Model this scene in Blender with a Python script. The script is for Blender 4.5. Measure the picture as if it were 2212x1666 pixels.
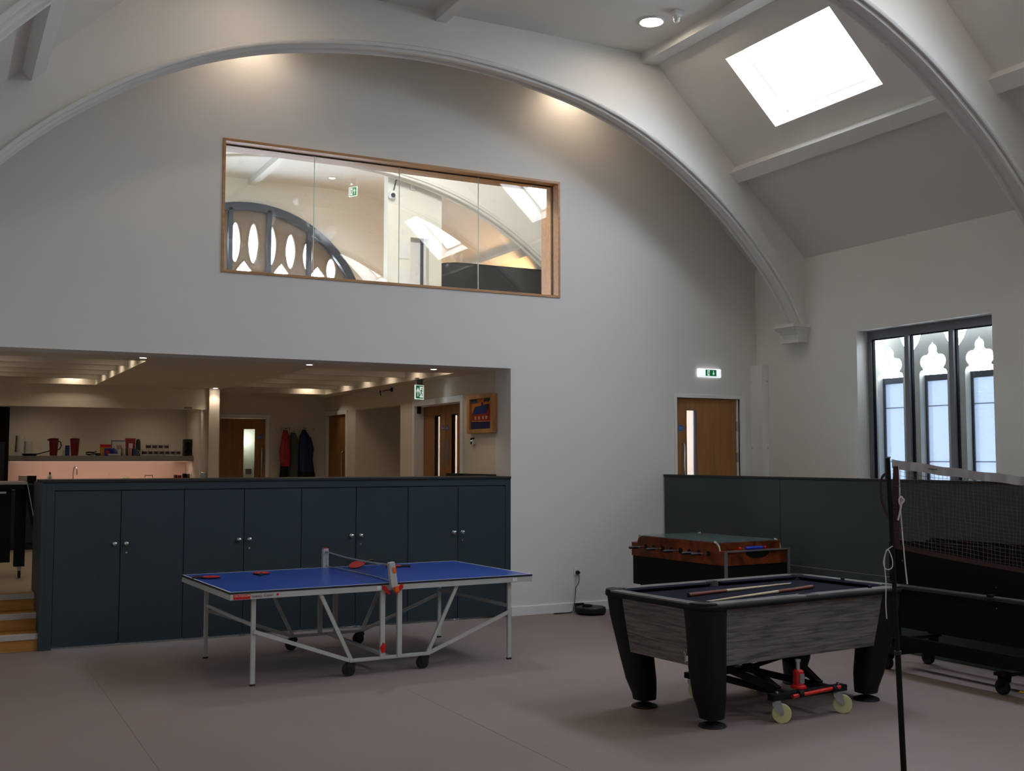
import bpy, bmesh, math, random
from mathutils import Vector, Matrix
random.seed(7)
R = math.radians
for o in list(bpy.data.objects):
    bpy.data.objects.remove(o, do_unlink=True)
sc = bpy.context.scene
C = sc.collection

# ------------------------------------------------------------------ camera, sky, exposure
cd = bpy.data.cameras.new('camera'); cam = bpy.data.objects.new('camera', cd); C.objects.link(cam)
cam.location = (0, 0, 1.78)
cam.rotation_euler = (R(90 + 3.81), 0, R(-27.5))
cd.sensor_width = 36; cd.lens = 36 * 2385 / 2212
cd.clip_start = .05; cd.clip_end = 200
sc.camera = cam
w = bpy.data.worlds.new('overcast_sky'); sc.world = w; w.use_nodes = True
bg = w.node_tree.nodes['Background']
SKY = 16.8
bg.inputs[0].default_value = (.75, .845, 1.0, 1); bg.inputs[1].default_value = SKY
sc.view_settings.view_transform = 'Standard'; sc.view_settings.look = 'None'
sc.view_settings.gamma = 1; sc.view_settings.use_curve_mapping = False
sc.view_settings.exposure = 0.56
cy = sc.cycles
cy.use_denoising = True; cy.max_bounces = 8; cy.diffuse_bounces = 4; cy.glossy_bounces = 3
cy.transparent_max_bounces = 12; cy.transmission_bounces = 6
cy.sample_clamp_indirect = 6; cy.caustics_reflective = False; cy.caustics_refractive = False
cy.use_light_tree = True; cy.use_adaptive_sampling = True; cy.adaptive_threshold = .03

# ------------------------------------------------------------------ key dimensions (metres)
XL, XR, XC = -.39, 9.431, 4.52           # side walls, axis of the nave
YB, YB2, YE = 11.23, 11.62, 18.05        # inner wall front and back, far end wall
YA = [10.298, 6.65, 3.0, -.65]           # arches
Y0 = -4.3                                # wall behind the camera
ZC, ZW = 6.42, 4.25                      # flat ceiling, wall head
XK = 2.63                                # half width of the flat ceiling
ZP, ZS = .47, 2.82                       # raised floor, soffit over it
SK = [(7.76 - 3.65 * k, 9.33 - 3.65 * k) for k in range(4)]
SLU = (1.761, 2.706)                     # skylight along the slope

# ------------------------------------------------------------------ helpers
def S(r, g, b):
    f = lambda c: (c / 255 / 12.92) if c / 255 <= .04045 else ((c / 255 + .055) / 1.055) ** 2.4
    return (f(r), f(g), f(b), 1)

class MB:
    def __init__(s, xf=None): s.v = []; s.f = []; s.mi = []; s.xf = xf
    def add(s, vs, fs, m=0):
        n = len(s.v)
        for p in vs: s.v.append(tuple(s.xf(*p)) if s.xf else tuple(p))
        for f in fs: s.f.append([i + n for i in f]); s.mi.append(m)
        return s
    def box(s, x0, x1, y0, y1, z0, z1, m=0):
        return s.add([(x0,y0,z0),(x1,y0,z0),(x1,y1,z0),(x0,y1,z0),(x0,y0,z1),(x1,y0,z1),(x1,y1,z1),(x0,y1,z1)],
              [(0,3,2,1),(4,5,6,7),(0,1,5,4),(1,2,6,5),(2,3,7,6),(3,0,4,7)], m)
    def bar(s, p, q, w, h, m=0, up=(0,0,1)):
        p, q = Vector(p), Vector(q); d = (q - p).normalized(); u = Vector(up)
        if abs(d.dot(u)) > .98: u = Vector((0,1,0))
        a = d.cross(u).normalized() * w / 2; b = a.cross(d).normalized() * h / 2
        vs = [c + i * a + j * b for c in (p, q) for i, j in ((-1,-1),(1,-1),(1,1),(-1,1))]
        return s.add(vs, [(0,1,2,3),(7,6,5,4),(0,4,5,1),(1,5,6,2),(2,6,7,3),(3,7,4,0)], m)
    def tube(s, pts, r, n=8, m=0, cap=True):
        pts = [Vector(p) for p in pts]; rs = r if isinstance(r, (list, tuple)) else [r] * len(pts)
        rings = []; u = None
        for i, p in enumerate(pts):
            d = (pts[min(i+1, len(pts)-1)] - pts[max(i-1, 0)])
            d = d.normalized() if d.length > 1e-9 else Vector((0,0,1))
            if u is None: u = d.orthogonal().normalized()
            u = (u - d * u.dot(d)); u = u.normalized() if u.length > 1e-6 else d.orthogonal().normalized()
            v = d.cross(u)
            rings.append([p + rs[i] * (math.cos(2*math.pi*k/n) * u + math.sin(2*math.pi*k/n) * v) for k in range(n)])
        return s.loft(rings, cap, m)
    def cyl(s, p, q, r, n=16, m=0): return s.tube([p, q], r, n, m)
    def loft(s, rings, cap=True, m=0):
        n = len(rings[0]); vs = [p for r_ in rings for p in r_]; fs = []
        for i in range(len(rings) - 1):
            for k in range(n):
                fs.append((i*n+k, i*n+(k+1)%n, (i+1)*n+(k+1)%n, (i+1)*n+k))
        if cap: fs += [tuple(range(n))[::-1], tuple((len(rings)-1)*n + k for k in range(n))]
        return s.add(vs, fs, m)
    def lathe(s, prof, n=24, c=(0,0,0), ax='z', m=0, cap=True):
        rings = []
        for r_, h in prof:
            ring = []
            for k in range(n):
                a = 2*math.pi*k/n; x, y = r_*math.cos(a), r_*math.sin(a)
                p = (x, y, h) if ax == 'z' else ((x, h, -y) if ax == 'y' else (h, x, y))
                ring.append((c[0]+p[0], c[1]+p[1], c[2]+p[2]))
            rings.append(ring)
        return s.loft(rings, cap, m)
    def prism(s, poly, t0, t1, ax='y', m=0):
        n = len(poly)
        f = (lambda a, b, t: (a, t, b)) if ax == 'y' else ((lambda a, b, t: (t, a, b)) if ax == 'x' else (lambda a, b, t: (a, b, t)))
        vs = [f(a, b, t0) for a, b in poly] + [f(a, b, t1) for a, b in poly]
        fs = [tuple(range(n)), tuple(range(2*n-1, n-1, -1))] + [(i, i+n, (i+1)%n+n, (i+1)%n) for i in range(n)]
        return s.add(vs, fs, m)
    def holes(s, u0, u1, w0, w1, hs, t0, t1, ax='y', top=None, ub=(), m=0):
        # slab in the (u, w) plane with rectangular holes, thickness t0..t1 along ax
        us = sorted(set([u0, u1] + [h[0] for h in hs] + [h[1] for h in hs] + list(ub))); us = [u for u in us if u0 - 1e-9 <= u <= u1 + 1e-9]
        ws = sorted(set([w0, w1] + [h[2] for h in hs] + [h[3] for h in hs])); ws = [x for x in ws if w0 - 1e-9 <= x <= w1 + 1e-9]
        P = (lambda u, w_, t: (u, t, w_)) if ax == 'y' else ((lambda u, w_, t: (t, u, w_)) if ax == 'x' else (lambda u, w_, t: (u, w_, t)))
        T = lambda u, w_: top(u) if (top and abs(w_ - w1) < 1e-9) else w_
        full = lambda i, j: 0 <= i < len(us)-1 and 0 <= j < len(ws)-1 and not any(h[0]-1e-9 <= us[i] and us[i+1] <= h[1]+1e-9 and h[2]-1e-9 <= ws[j] and ws[j+1] <= h[3]+1e-9 for h in hs)
        for i in range(len(us)-1):
            for j in range(len(ws)-1):
                if not full(i, j): continue
                a, b, c_, d = us[i], us[i+1], ws[j], ws[j+1]
                q = [(a, T(a,c_)), (b, T(b,c_)), (b, T(b,d)), (a, T(a,d))]
                s.add([P(*k, t0) for k in q], [(0,1,2,3)], m); s.add([P(*k, t1) for k in q], [(3,2,1,0)], m)
                for di, dj, e in ((0,-1,(0,1)),(1,0,(1,2)),(0,1,(2,3)),(-1,0,(3,0))):
                    if not full(i+di, j+dj):
                        k, l = q[e[0]], q[e[1]]
                        s.add([P(*k, t0), P(*l, t0), P(*l, t1), P(*k, t1)], [(0,3,2,1)], m)
        return s
    def mesh(s, name, mats, smooth=False):
        me = bpy.data.meshes.new(name); me.from_pydata([tuple(p) for p in s.v], [], s.f)
        for m in (mats if isinstance(mats, (list, tuple)) else [mats]): me.materials.append(m)
        for p, i in zip(me.polygons, s.mi): p.material_index = i
        bm = bmesh.new(); bm.from_mesh(me); bmesh.ops.remove_doubles(bm, verts=bm.verts, dist=1e-5)
        bmesh.ops.recalc_face_normals(bm, faces=bm.faces); bm.to_mesh(me); bm.free()
        if smooth: me.shade_smooth(); me.set_sharp_from_angle(angle=R(38))
        return me
    def build(s, name, mats, parent=None, smooth=False, bev=0, seg=2):
        o = bpy.data.objects.new(name, s.mesh(name, mats, smooth)); C.objects.link(o)
        if parent: o.parent = parent
        if bev:
            b = o.modifiers.new('bevel', 'BEVEL'); b.width = bev; b.segments = seg; b.limit_method = 'ANGLE'; b.angle_limit = R(40)
        return o

def tag(o, label=None, cat=None, group=None, kind=None):
    if label: o['label'] = label
    if cat: o['category'] = cat
    if group: o['group'] = group
    if kind: o['kind'] = kind
    return o
def thing(name, label, cat, loc=(0,0,0), rz=0, group=None):
    o = bpy.data.objects.new(name, None); C.objects.link(o); o.location = loc; o.rotation_euler = (0, 0, rz)
    o.empty_display_size = .1
    return tag(o, label, cat, group)
def struct(name, mb, mats, parent=None, label=None, **k):
    o = mb.build(name, mats, parent, **k)
    if not parent: o['kind'] = 'structure'
    if label: o['label'] = label
    return o
def sroot(name, label=None, loc=(0,0,0)):
    o = bpy.data.objects.new(name, None); C.objects.link(o); o.location = loc; o['kind'] = 'structure'
    if label: o['label'] = label
    return o
def copy_tree(o, parent=None):
    c = o.copy(); C.objects.link(c); c.parent = parent
    for ch in o.children: copy_tree(ch, c)
    return c
def dup(o, loc=None, rz=None, label=None):
    c = copy_tree(o)
    if loc: c.location = loc
    if rz is not None: c.rotation_euler = (0, 0, rz)
    if label: c['label'] = label
    return c
def curve_mesh(loops, depth, res=1):
    cu = bpy.data.curves.new('tmp', 'CURVE'); cu.dimensions = '2D'; cu.fill_mode = 'BOTH'; cu.extrude = depth / 2
    for lp in loops:
        sp = cu.splines.new('POLY'); sp.points.add(len(lp) - 1); sp.use_cyclic_u = True
        for p, q in zip(sp.points, lp): p.co = (q[0], q[1], 0, 1)
    o = bpy.data.objects.new('tmp', cu); C.objects.link(o)
    me = bpy.data.meshes.new_from_object(o.evaluated_get(bpy.context.evaluated_depsgraph_get()))
    bpy.data.objects.remove(o); bpy.data.curves.remove(cu)
    return me
def text_mesh(txt, size, depth=.0006, shear=0, align='LEFT'):
    cu = bpy.data.curves.new('tmp', 'FONT'); cu.body = txt; cu.size = size; cu.extrude = depth; cu.shear = shear; cu.align_x = align
    cu.resolution_u = 3
    o = bpy.data.objects.new('tmp', cu); C.objects.link(o)
    me = bpy.data.meshes.new_from_object(o.evaluated_get(bpy.context.evaluated_depsgraph_get()))
    bpy.data.objects.remove(o); bpy.data.curves.remove(cu)
    return me
def put(name, me, mat, parent=None, loc=(0,0,0), rot=(0,0,0), smooth=False):
    me.materials.clear(); me.materials.append(mat)
    if smooth: me.shade_smooth(); me.set_sharp_from_angle(angle=R(38))
    o = bpy.data.objects.new(name, me); C.objects.link(o); o.parent = parent
    o.location = loc; o.rotation_euler = rot
    return o

# ------------------------------------------------------------------ materials
def nt(name):
    m = bpy.data.materials.new(name); m.use_nodes = True
    n = m.node_tree.nodes; n.clear(); out = n.new('ShaderNodeOutputMaterial')
    return m, n, m.node_tree.links, out
def M(name, col, rough=.5, metal=0, var=.05, scale=6, bump=0, bscale=180, spec=.5, emis=0, ecol=None, coat=0, stretch=(1,1,1)):
    m, n, l, out = nt(name)
    b = n.new('ShaderNodeBsdfPrincipled'); l.new(b.outputs[0], out.inputs[0])
    tc = n.new('ShaderNodeTexCoord'); mp = n.new('ShaderNodeMapping'); mp.inputs['Scale'].default_value = stretch
    l.new(tc.outputs['Object'], mp.inputs[0])
    no = n.new('ShaderNodeTexNoise'); no.inputs['Scale'].default_value = scale; no.inputs['Detail'].default_value = 4
    l.new(mp.outputs[0], no.inputs['Vector'])
    mx = n.new('ShaderNodeMix'); mx.data_type = 'RGBA'
    c = col[:3]
    mx.inputs['A'].default_value = (*[max(0, x * (1 - var)) for x in c], 1); mx.inputs['B'].default_value = (*[min(1, x * (1 + var)) for x in c], 1)
    l.new(no.outputs['Fac'], mx.inputs['Factor']); l.new(mx.outputs['Result'], b.inputs['Base Color'])
    b.inputs['Roughness'].default_value = rough; b.inputs['Metallic'].default_value = metal
    b.inputs['Specular IOR Level'].default_value = spec; b.inputs['Coat Weight'].default_value = coat
    if bump:
        n2 = n.new('ShaderNodeTexNoise'); n2.inputs['Scale'].default_value = bscale; n2.inputs['Detail'].default_value = 3
        l.new(mp.outputs[0], n2.inputs['Vector'])
        bp = n.new('ShaderNodeBump'); bp.inputs['Strength'].default_value = bump; bp.inputs['Distance'].default_value = .004
        l.new(n2.outputs['Fac'], bp.inputs['Height']); l.new(bp.outputs[0], b.inputs['Normal'])
    if emis:
        b.inputs['Emission Color'].default_value = ecol or col; b.inputs['Emission Strength'].default_value = emis
    return m
def wood(name, c1, c2, stretch, scale=3, rough=.5, detail=6, bump=.1, contrast=(.3, .7)):
    m, n, l, out = nt(name)
    b = n.new('ShaderNodeBsdfPrincipled'); l.new(b.outputs[0], out.inputs[0]); b.inputs['Roughness'].default_value = rough
    tc = n.new('ShaderNodeTexCoord'); mp = n.new('ShaderNodeMapping'); mp.inputs['Scale'].default_value = stretch
    l.new(tc.outputs['Object'], mp.inputs[0])
    no = n.new('ShaderNodeTexNoise'); no.inputs['Scale'].default_value = scale; no.inputs['Detail'].default_value = detail; no.inputs['Distortion'].default_value = .6
    l.new(mp.outputs[0], no.inputs['Vector'])
    cr = n.new('ShaderNodeValToRGB'); e = cr.color_ramp.elements
    e[0].position, e[1].position = contrast; e[0].color = c1; e[1].color = c2
    l.new(no.outputs['Fac'], cr.inputs[0]); l.new(cr.outputs[0], b.inputs['Base Color'])
    if bump:
        bp = n.new('ShaderNodeBump'); bp.inputs['Strength'].default_value = bump; bp.inputs['Distance'].default_value = .003
        l.new(no.outputs['Fac'], bp.inputs['Height']); l.new(bp.outputs[0], b.inputs['Normal'])
    return m
def glass(name, tint=(1,1,1,1), ior=1.5, smudge=0, rough=0, fac=None):
    m, n, l, out = nt(name)
    tr = n.new('ShaderNodeBsdfTransparent'); tr.inputs[0].default_value = tint
    gl = n.new('ShaderNodeBsdfGlossy'); gl.inputs['Roughness'].default_value = rough
    f0 = ((ior - 1) / (ior + 1)) ** 2                      # Schlick reflectance, the same on both faces of the pane
    ge = n.new('ShaderNodeNewGeometry'); dt = n.new('ShaderNodeVectorMath'); dt.operation = 'DOT_PRODUCT'
    l.new(ge.outputs['Incoming'], dt.inputs[0]); l.new(ge.outputs['Normal'], dt.inputs[1])
    def mth(op, a, b=None, c=None):
        q = n.new('ShaderNodeMath'); q.operation = op
        for i, v in enumerate((a, b, c)):
            if v is None: continue
            if isinstance(v, (int, float)): q.inputs[i].default_value = v
            else: l.new(v, q.inputs[i])
        return q.outputs[0]
    fr = mth('MULTIPLY_ADD', mth('POWER', mth('SUBTRACT', 1.0, mth('ABSOLUTE', dt.outputs['Value'])), 5.0), 1 - f0, f0)
    mx = n.new('ShaderNodeMixShader'); l.new(fr, mx.inputs[0]); l.new(tr.outputs[0], mx.inputs[1]); l.new(gl.outputs[0], mx.inputs[2])
    last = mx
    if smudge:
        tc = n.new('ShaderNodeTexCoord'); no = n.new('ShaderNodeTexNoise'); no.inputs['Scale'].default_value = 2.2; no.inputs['Detail'].default_value = 9; no.inputs['Roughness'].default_value = .72; no.inputs['Distortion'].default_value = 1.4
        l.new(tc.outputs['Object'], no.inputs['Vector'])
        cr = n.new('ShaderNodeValToRGB'); e = cr.color_ramp.elements; e[0].position = .58; e[1].position = .74
        e[0].color = (0,0,0,1); e[1].color = (smudge, smudge, smudge, 1); l.new(no.outputs['Fac'], cr.inputs[0])
        tl = n.new('ShaderNodeBsdfTranslucent'); tl.inputs[0].default_value = (.8,.86,.95,1)
        m2 = n.new('ShaderNodeMixShader'); l.new(cr.outputs[0], m2.inputs[0]); l.new(mx.outputs[0], m2.inputs[1]); l.new(tl.outputs[0], m2.inputs[2]); last = m2
    l.new(last.outputs[0], out.inputs[0])
    return m
def frosted(name, col, clear=.5):
    m, n, l, out = nt(name)
    tr = n.new('ShaderNodeBsdfTransparent'); tr.inputs[0].default_value = col
    tl = n.new('ShaderNodeBsdfTranslucent'); tl.inputs[0].default_value = col
    tc = n.new('ShaderNodeTexCoord'); no = n.new('ShaderNodeTexNoise'); no.inputs['Scale'].default_value = 60
    l.new(tc.outputs['Object'], no.inputs['Vector'])
    mt = n.new('ShaderNodeMath'); mt.operation = 'MULTIPLY_ADD'; mt.inputs[1].default_value = .3; mt.inputs[2].default_value = 1 - clear - .15
    l.new(no.outputs['Fac'], mt.inputs[0])
    mx = n.new('ShaderNodeMixShader'); l.new(mt.outputs[0], mx.inputs[0]); l.new(tr.outputs[0], mx.inputs[1]); l.new(tl.outputs[0], mx.inputs[2])
    l.new(mx.outputs[0], out.inputs[0])
    return m
def emit(name, col, st):
    m, n, l, out = nt(name); e = n.new('ShaderNodeEmission'); e.inputs[0].default_value = col; e.inputs[1].default_value = st
    l.new(e.outputs[0], out.inputs[0]); return m

WALL = M('painted_plaster', S(232,229,223), .9, var=.02, scale=1.3, bump=.06, bscale=90, spec=.2)
WALLU = M('cream_plaster', S(232,229,218), .9, var=.02, scale=1.3, bump=.05, bscale=90, spec=.2)
WALLP = M('beige_plaster', S(224,213,196), .9, var=.02, scale=1.3, bump=.05, bscale=90, spec=.2)
CEIL = M('ceiling_plaster', S(226,223,216), .92, var=.02, scale=1, bump=.05, bscale=70, spec=.2)
TRIM = M('white_gloss_paint', S(238,237,234), .45, var=.02, scale=4)
MOULD = M('white_moulding_paint', S(228,226,221), .7, var=.04, scale=9, bump=.05, bscale=60)
FLOOR = M('taupe_vinyl', S(140,123,117), .62, var=.07, scale=1.1, bump=.03, bscale=400, spec=.3)
FLOORP = M('beige_vinyl', S(176,160,134), .55, var=.06, scale=1.4)
SEAM = M('vinyl_weld', S(118,104,98), .7)
TEAL = M('dark_teal_laminate', S(46,60,66), .5, var=.04, scale=3, spec=.4)
TEALD = M('near_black_edge', S(22,26,28), .5)
GRNP = M('dark_green_panel', S(64,76,76), .6, var=.04, scale=2, spec=.3)
OAK = wood('oak_veneer', S(146,98,52), S(176,124,72), (9,9,.7), 2.2, .5, contrast=(.25,.75))
OAKD = wood('brown_oak_veneer', S(140,92,48), S(166,114,64), (9,9,.7), 2.2, .5, contrast=(.25,.75))
OAKF = wood('oak_lining', S(176,128,82), S(200,152,104), (1,9,9), 3, .45)
STEPW = wood('stair_wood', S(176,120,52), S(196,140,66), (1,8,8), 3, .45)
NOSE = M('pale_nosing', S(188,180,172), .6)
CHROME = M('brushed_steel', S(200,200,200), .22, metal=1, var=.04)
BLACK = M('black_plastic', S(20,20,21), .45, var=.1)
BLACKM = M('matt_black', S(13,13,14), .75, var=.1, spec=.25)
RUBBER = M('black_rubber', S(24,24,25), .8)
GLASSW = glass('window_glass', (.97,.985,.98,1), 2.1, smudge=.22)
GLASS = glass('clear_glass', (.97,.98,.98,1), 1.5)
WHITE = M('white_plastic', S(228,228,226), .4, var=.02)
GREY = M('grey_plastic', S(120,120,122), .5)
RED = M('red_plastic', S(205,26,22), .4)
ORANGE = M('orange_plastic', S(240,104,24), .4)
BLUE = M('blue_sign', S(20,100,190), .4)
# ================================================================== STRUCTURE
def ceilz(x):
    d = abs(x - XC)
    return ZC if d <= XK else ZC - (d - XK) * (ZC - ZW) / (XR - XC - XK)
SLEN = math.hypot(XR - XC - XK, ZC - ZW)
CS, SN = (XR - XC - XK) / SLEN, (ZC - ZW) / SLEN
def slope(side):
    def f(u, v, w_):
        x = XR - CS * u + SN * w_; z = ZW + SN * u + CS * w_
        return (x if side > 0 else 2 * XC - x, v, z)
    return f
def portal(loc, size, direction, name='sky_portal'):
    ld = bpy.data.lights.new(name, 'AREA'); ld.shape = 'RECTANGLE'; ld.size, ld.size_y = size
    ld.cycles.is_portal = True
    o = bpy.data.objects.new(name, ld); C.objects.link(o); o.location = loc
    o.rotation_euler = Vector(direction).to_track_quat('-Z', 'Y').to_euler()
    return o

# floors
f = MB().box(XL - .3, 10.1, Y0 - .3, YB + .6, -.15, 0)
floor = struct('floor', f, FLOOR, label='taupe vinyl floor of the hall')
for (a, b) in (((1.16, -4), (1.2, 10.3)), ((3.3, -4), (3.29, 8.07))):
    MB().bar((*a, .0004), (*b, .0004), .0025, .0012).build('vinyl_seam', SEAM, floor)
f = MB().box(.97, XR + .1, 11.80, YE + .2, .25, ZP).box(XL - .1, .97, 11.82, YE + .2, .25, ZP)
struct('floor_platform', f, FLOORP, label='beige raised floor behind the cupboards')
f = MB().box(8.0, XR, 9.4, YB + .6, .2, ZP)
struct('floor_landing', f, FLOORP, label='raised landing behind the green balustrade')

# back wall with the opening, the door and the internal window
WX0, WX1, WZ0, WZ1 = 2.51, 6.485, 3.678, 5.068
D1 = (8.15, 9.14, ZP, 2.545)
b = MB().holes(XL - .1, XR + .1, 0, ZC, [(XL - .1, 5.83, 0, ZS), D1, (WX0, WX1, WZ0, WZ1)], YB, YB2, 'y', lambda x: max(ceilz(x), WZ1 + .01), (XC - XK, XC + XK))
struct('wall_back', b, WALL, label='tall white inner wall with a long internal window')
# side walls
RW = [(s0 - .155, s1 + .13) for s0, s1 in SK[:3]]
RW[0] = (7.605, 9.46); RW = [(7.605 - 3.65 * k, 9.46 - 3.65 * k) for k in range(3)]
b = MB().holes(Y0 - .3, YE + .3, -.1, ZW + .2, [(a, c, 1.0, 3.26) for a, c in RW], XR, 9.72, 'x')
b.holes(Y0 - .3, YE + .3, -.1, ZW + .2, [(a - .2, c + .35, .95, 3.72) for a, c in RW], 9.72, 10.12, 'x')
struct('wall_right', b, WALL, label='white side wall with the tall stone window')
struct('wall_left', MB().box(XL - .4, XL, Y0 - .3, YE + .3, -.1, ZW + .2), WALL)
struct('wall_front', MB().holes(XL - .3, XR + .3, 0, ZC, [], Y0 - .3, Y0, 'y', ceilz, (XC - XK, XC + XK)), WALL)

# ceiling: flat collar, two slopes with skylight holes
LSK = []
USK = [(12.3, 13.7), (15.3, 16.8)]  # unseen skylights on the left slope, added to light the upper room
c_ = MB().box(XC - XK - .25, XC + XK + .25, Y0 - .3, YE + .3, ZC, ZC + .3)
for sd in (1, -1):
    c_.xf = slope(sd)
    c_.holes(-.15, SLEN, Y0 - .3, YE + .3, [(*SLU, *s) for s in (SK if sd > 0 else LSK + USK)], 0, .3, 'z')
ceiling = struct('ceiling', c_, CEIL, label='white vaulted ceiling with sloping sides')
bays = list(zip([Y0] + [y + .22 for y in YA[::-1]], YA[::-1])) + [(YB2, 14.6), (14.82, YE)]
for a, c in bays:
    for sd in (1, -1):
        MB(slope(sd)).box(1.31, 1.47, a, c, -.115, .05).build('ceiling_beam', MOULD, ceiling)
        x = XC + sd * (XK - .02)
        MB().box(x - .09, x + .09, a, c, ZC - .11, ZC + .05).build('ceiling_beam', MOULD, ceiling)
    MB().box(XC - .06, XC + .06, a, c, ZC - .1, ZC + .05).build('ceiling_beam', MOULD, ceiling)
# skylights
wn = [0]
def skylight(sd, y0, y1):
    wn[0] += 1
    r = sroot('window_%d' % wn[0], 'square skylight in the sloping ceiling')
    u0, u1 = SLU; X = slope(sd)
    m = MB(X)
    for q in ((u0, u0 + .03, y0, y1), (u1 - .03, u1, y0, y1), (u0 + .03, u1 - .03, y0, y0 + .03), (u0 + .03, u1 - .03, y1 - .03, y1)):
        m.box(q[0], q[1], q[2], q[3], .27, .33)
    m.build('window_frame', TRIM, r)
    MB(X).box(u0 + .03, u1 - .03, y0 + .03, y1 - .03, .295, .305).build('window_pane', GLASS, r)
    um, ym = (u0 + u1) / 2, (y0 + y1) / 2
    n = Vector((-SN * sd, 0, -CS))
    portal(X(um, ym, .36), (y1 - y0, u1 - u0), n).rotation_euler = (Matrix((Vector((0, 1, 0)), (-n).cross(Vector((0, 1, 0))), -n)).transposed()).to_euler()
for s in SK: skylight(1, *s)
for s in LSK + USK: skylight(-1, *s)

# arches: moulded rib, spandrel wall above, corbels
AP = [(0, 6.02), (.7, 5.985), (1.38, 5.89), (1.975, 5.75), (2.6, 5.51), (3.246, 5.14), (3.92, 4.62), (4.55, 3.95), (4.885, 3.42)]
AP = [(-x, z) for x, z in AP[:0:-1]] + AP
def catmull(P, k=6):
    out = []
    for i in range(len(P) - 1):
        p0, p1, p2, p3 = [Vector(P[min(max(j, 0), len(P) - 1)]) for j in (i - 1, i, i + 1, i + 2)]
        for t in range(k):
            t = t / k
            out.append(.5 * (2 * p1 + (p2 - p0) * t + (2 * p0 - 5 * p1 + 4 * p2 - p3) * t * t + (3 * p1 - p0 - 3 * p2 + p3) * t ** 3))
    return out + [Vector(P[-1])]
AC = [Vector((XC + p.x, p.y)) for p in catmull(AP)]
def normals(P):
    out = []
    for i in range(len(P)):
        d = (P[min(i + 1, len(P) - 1)] - P[max(i - 1, 0)]).normalized(); out.append(Vector((d.y, -d.x)))
    return out
AN = normals(AC)
PROF = [(-.012, .02), (-.012, -.008), (0, -.008), (.004, -.026), (.016, -.036), (.032, -.034), (.045, -.022), (.046, -.006), (.034, .002), (.034, .008), (.056, .010), (.070, .020), (.074, .034), (.066, .046), (.05, .048),
        (.042, .054), (.046, .062), (.046, .155), (.042, .162), (.05, .168), (.066, .170), (.074, .184), (.070, .200), (.05, .21), (.04, .225), (0, .228), (-.012, .21)]
AT = .22
def arch(ya, name, label):
    m = MB()
    for i in range(len(AC) - 1):
        p, q = AC[i], AC[i + 1]
        tp, tq = max(ceilz(p.x), p.y) + .02, max(ceilz(q.x), q.y) + .02
        m.add([(p.x, ya, p.y), (q.x, ya, q.y), (q.x, ya, tq), (p.x, ya, tp), (p.x, ya + AT, p.y), (q.x, ya + AT, q.y), (q.x, ya + AT, tq), (p.x, ya + AT, tp)],
              [(0, 1, 2, 3), (7, 6, 5, 4), (0, 4, 5, 1), (3, 2, 6, 7)])
    for s in (1, -1):
        x0, x1 = (AC[-1].x, XR + .02) if s > 0 else (XL - .02, AC[0].x)
        m.box(x0, x1, ya, ya + AT, 3.42, ZW + .04)
    w_ = struct(name, m, WALL, label=label)
    rings = [[(p.x + n.x * a, ya + y, p.y + n.y * a) for a, y in PROF] for p, n in zip(AC, AN)]
    MB().loft(rings).build('arch_moulding', MOULD, w_, smooth=True)
    for s in (1, -1):
        cb = MB((lambda x, y, z: (x, y, z)) if s > 0 else (lambda x, y, z: (2 * XC - x, y, z)))
        prof = [(.27, 3.42), (.27, 3.385), (.25, 3.378), (.235, 3.36), (.19, 3.335), (.16, 3.30), (.15, 3.265), (.15, 3.245), (.165, 3.24), (.165, 3.205)]
        rings = []
        for d, z in prof:
            e = (d - .15) * .4
            rings.append([(XR - d, ya - .035 - e, z), (XR + .01, ya - .035 - e, z), (XR + .01, ya + AT + .03 + e, z), (XR - d, ya + AT + .03 + e, z)])
        cb.loft(rings).build('corbel', MOULD, w_)
for i, ya in enumerate(YA): arch(ya, 'wall_arch_%d' % (i + 1), 'white spandrel wall over a moulded arch')
arch(14.6, 'wall_arch_5', 'arch in the upper room behind the glass')

# rooms behind: soffit, upper floor, partitions
COF = [(.0, 1.95, 12.15, 16.42), (3.75, 5.55, 12.2, 17.2)]
s_ = MB().holes(XL - .1, XR + .1, YB2 - .001, YE + .2, COF, ZS, ZS + .24, 'z').box(XL - .1, XR + .1, YB2 - .02, YE + .2, ZS + .24, 3.12)
soffit = struct('ceiling_soffit', s_, WALLP, label='low plaster ceiling with joisted recesses over the kitchen')
for x0, x1, y0, y1 in COF:
    n = 5
    for i in range(n):
        y = y0 + (i + .7) * (y1 - y0) / (n + .3)
        MB().box(x0, x1, y - .04, y + .04, ZS + .05, ZS + .24).build('joist', WALLP, soffit)
X2 = 5.83
p = MB().holes(YB2, YE, ZP, ZS, [(12.55, 14.1, ZP, 2.52), (14.63, 16.53, ZP, 2.55), (16.95, 17.95, ZP, 2.5)], X2, X2 + .16, 'x')
p.box(X2 + .16, XR + .1, 14.3, 14.63, ZP, ZS).box(7.3, 7.4, 14.63, 16.6, ZP, ZS).box(X2 + .16, 7.4, 16.53, 16.63, ZP, ZS)
struct('wall_partition', p, WALLP, label='beige side wall beside the kitchen with doors and an alcove')
p = MB().holes(XL - .1, XR + .1, ZP - .1, ZS, [(4.05, 4.82, ZP, 2.45)], YE, YE + .3, 'y').box(4.0, 4.9, YE + .25, YE + .3, ZP, ZS)
struct('wall_end', p, WALLP, label='far wall of the kitchen area')
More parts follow.
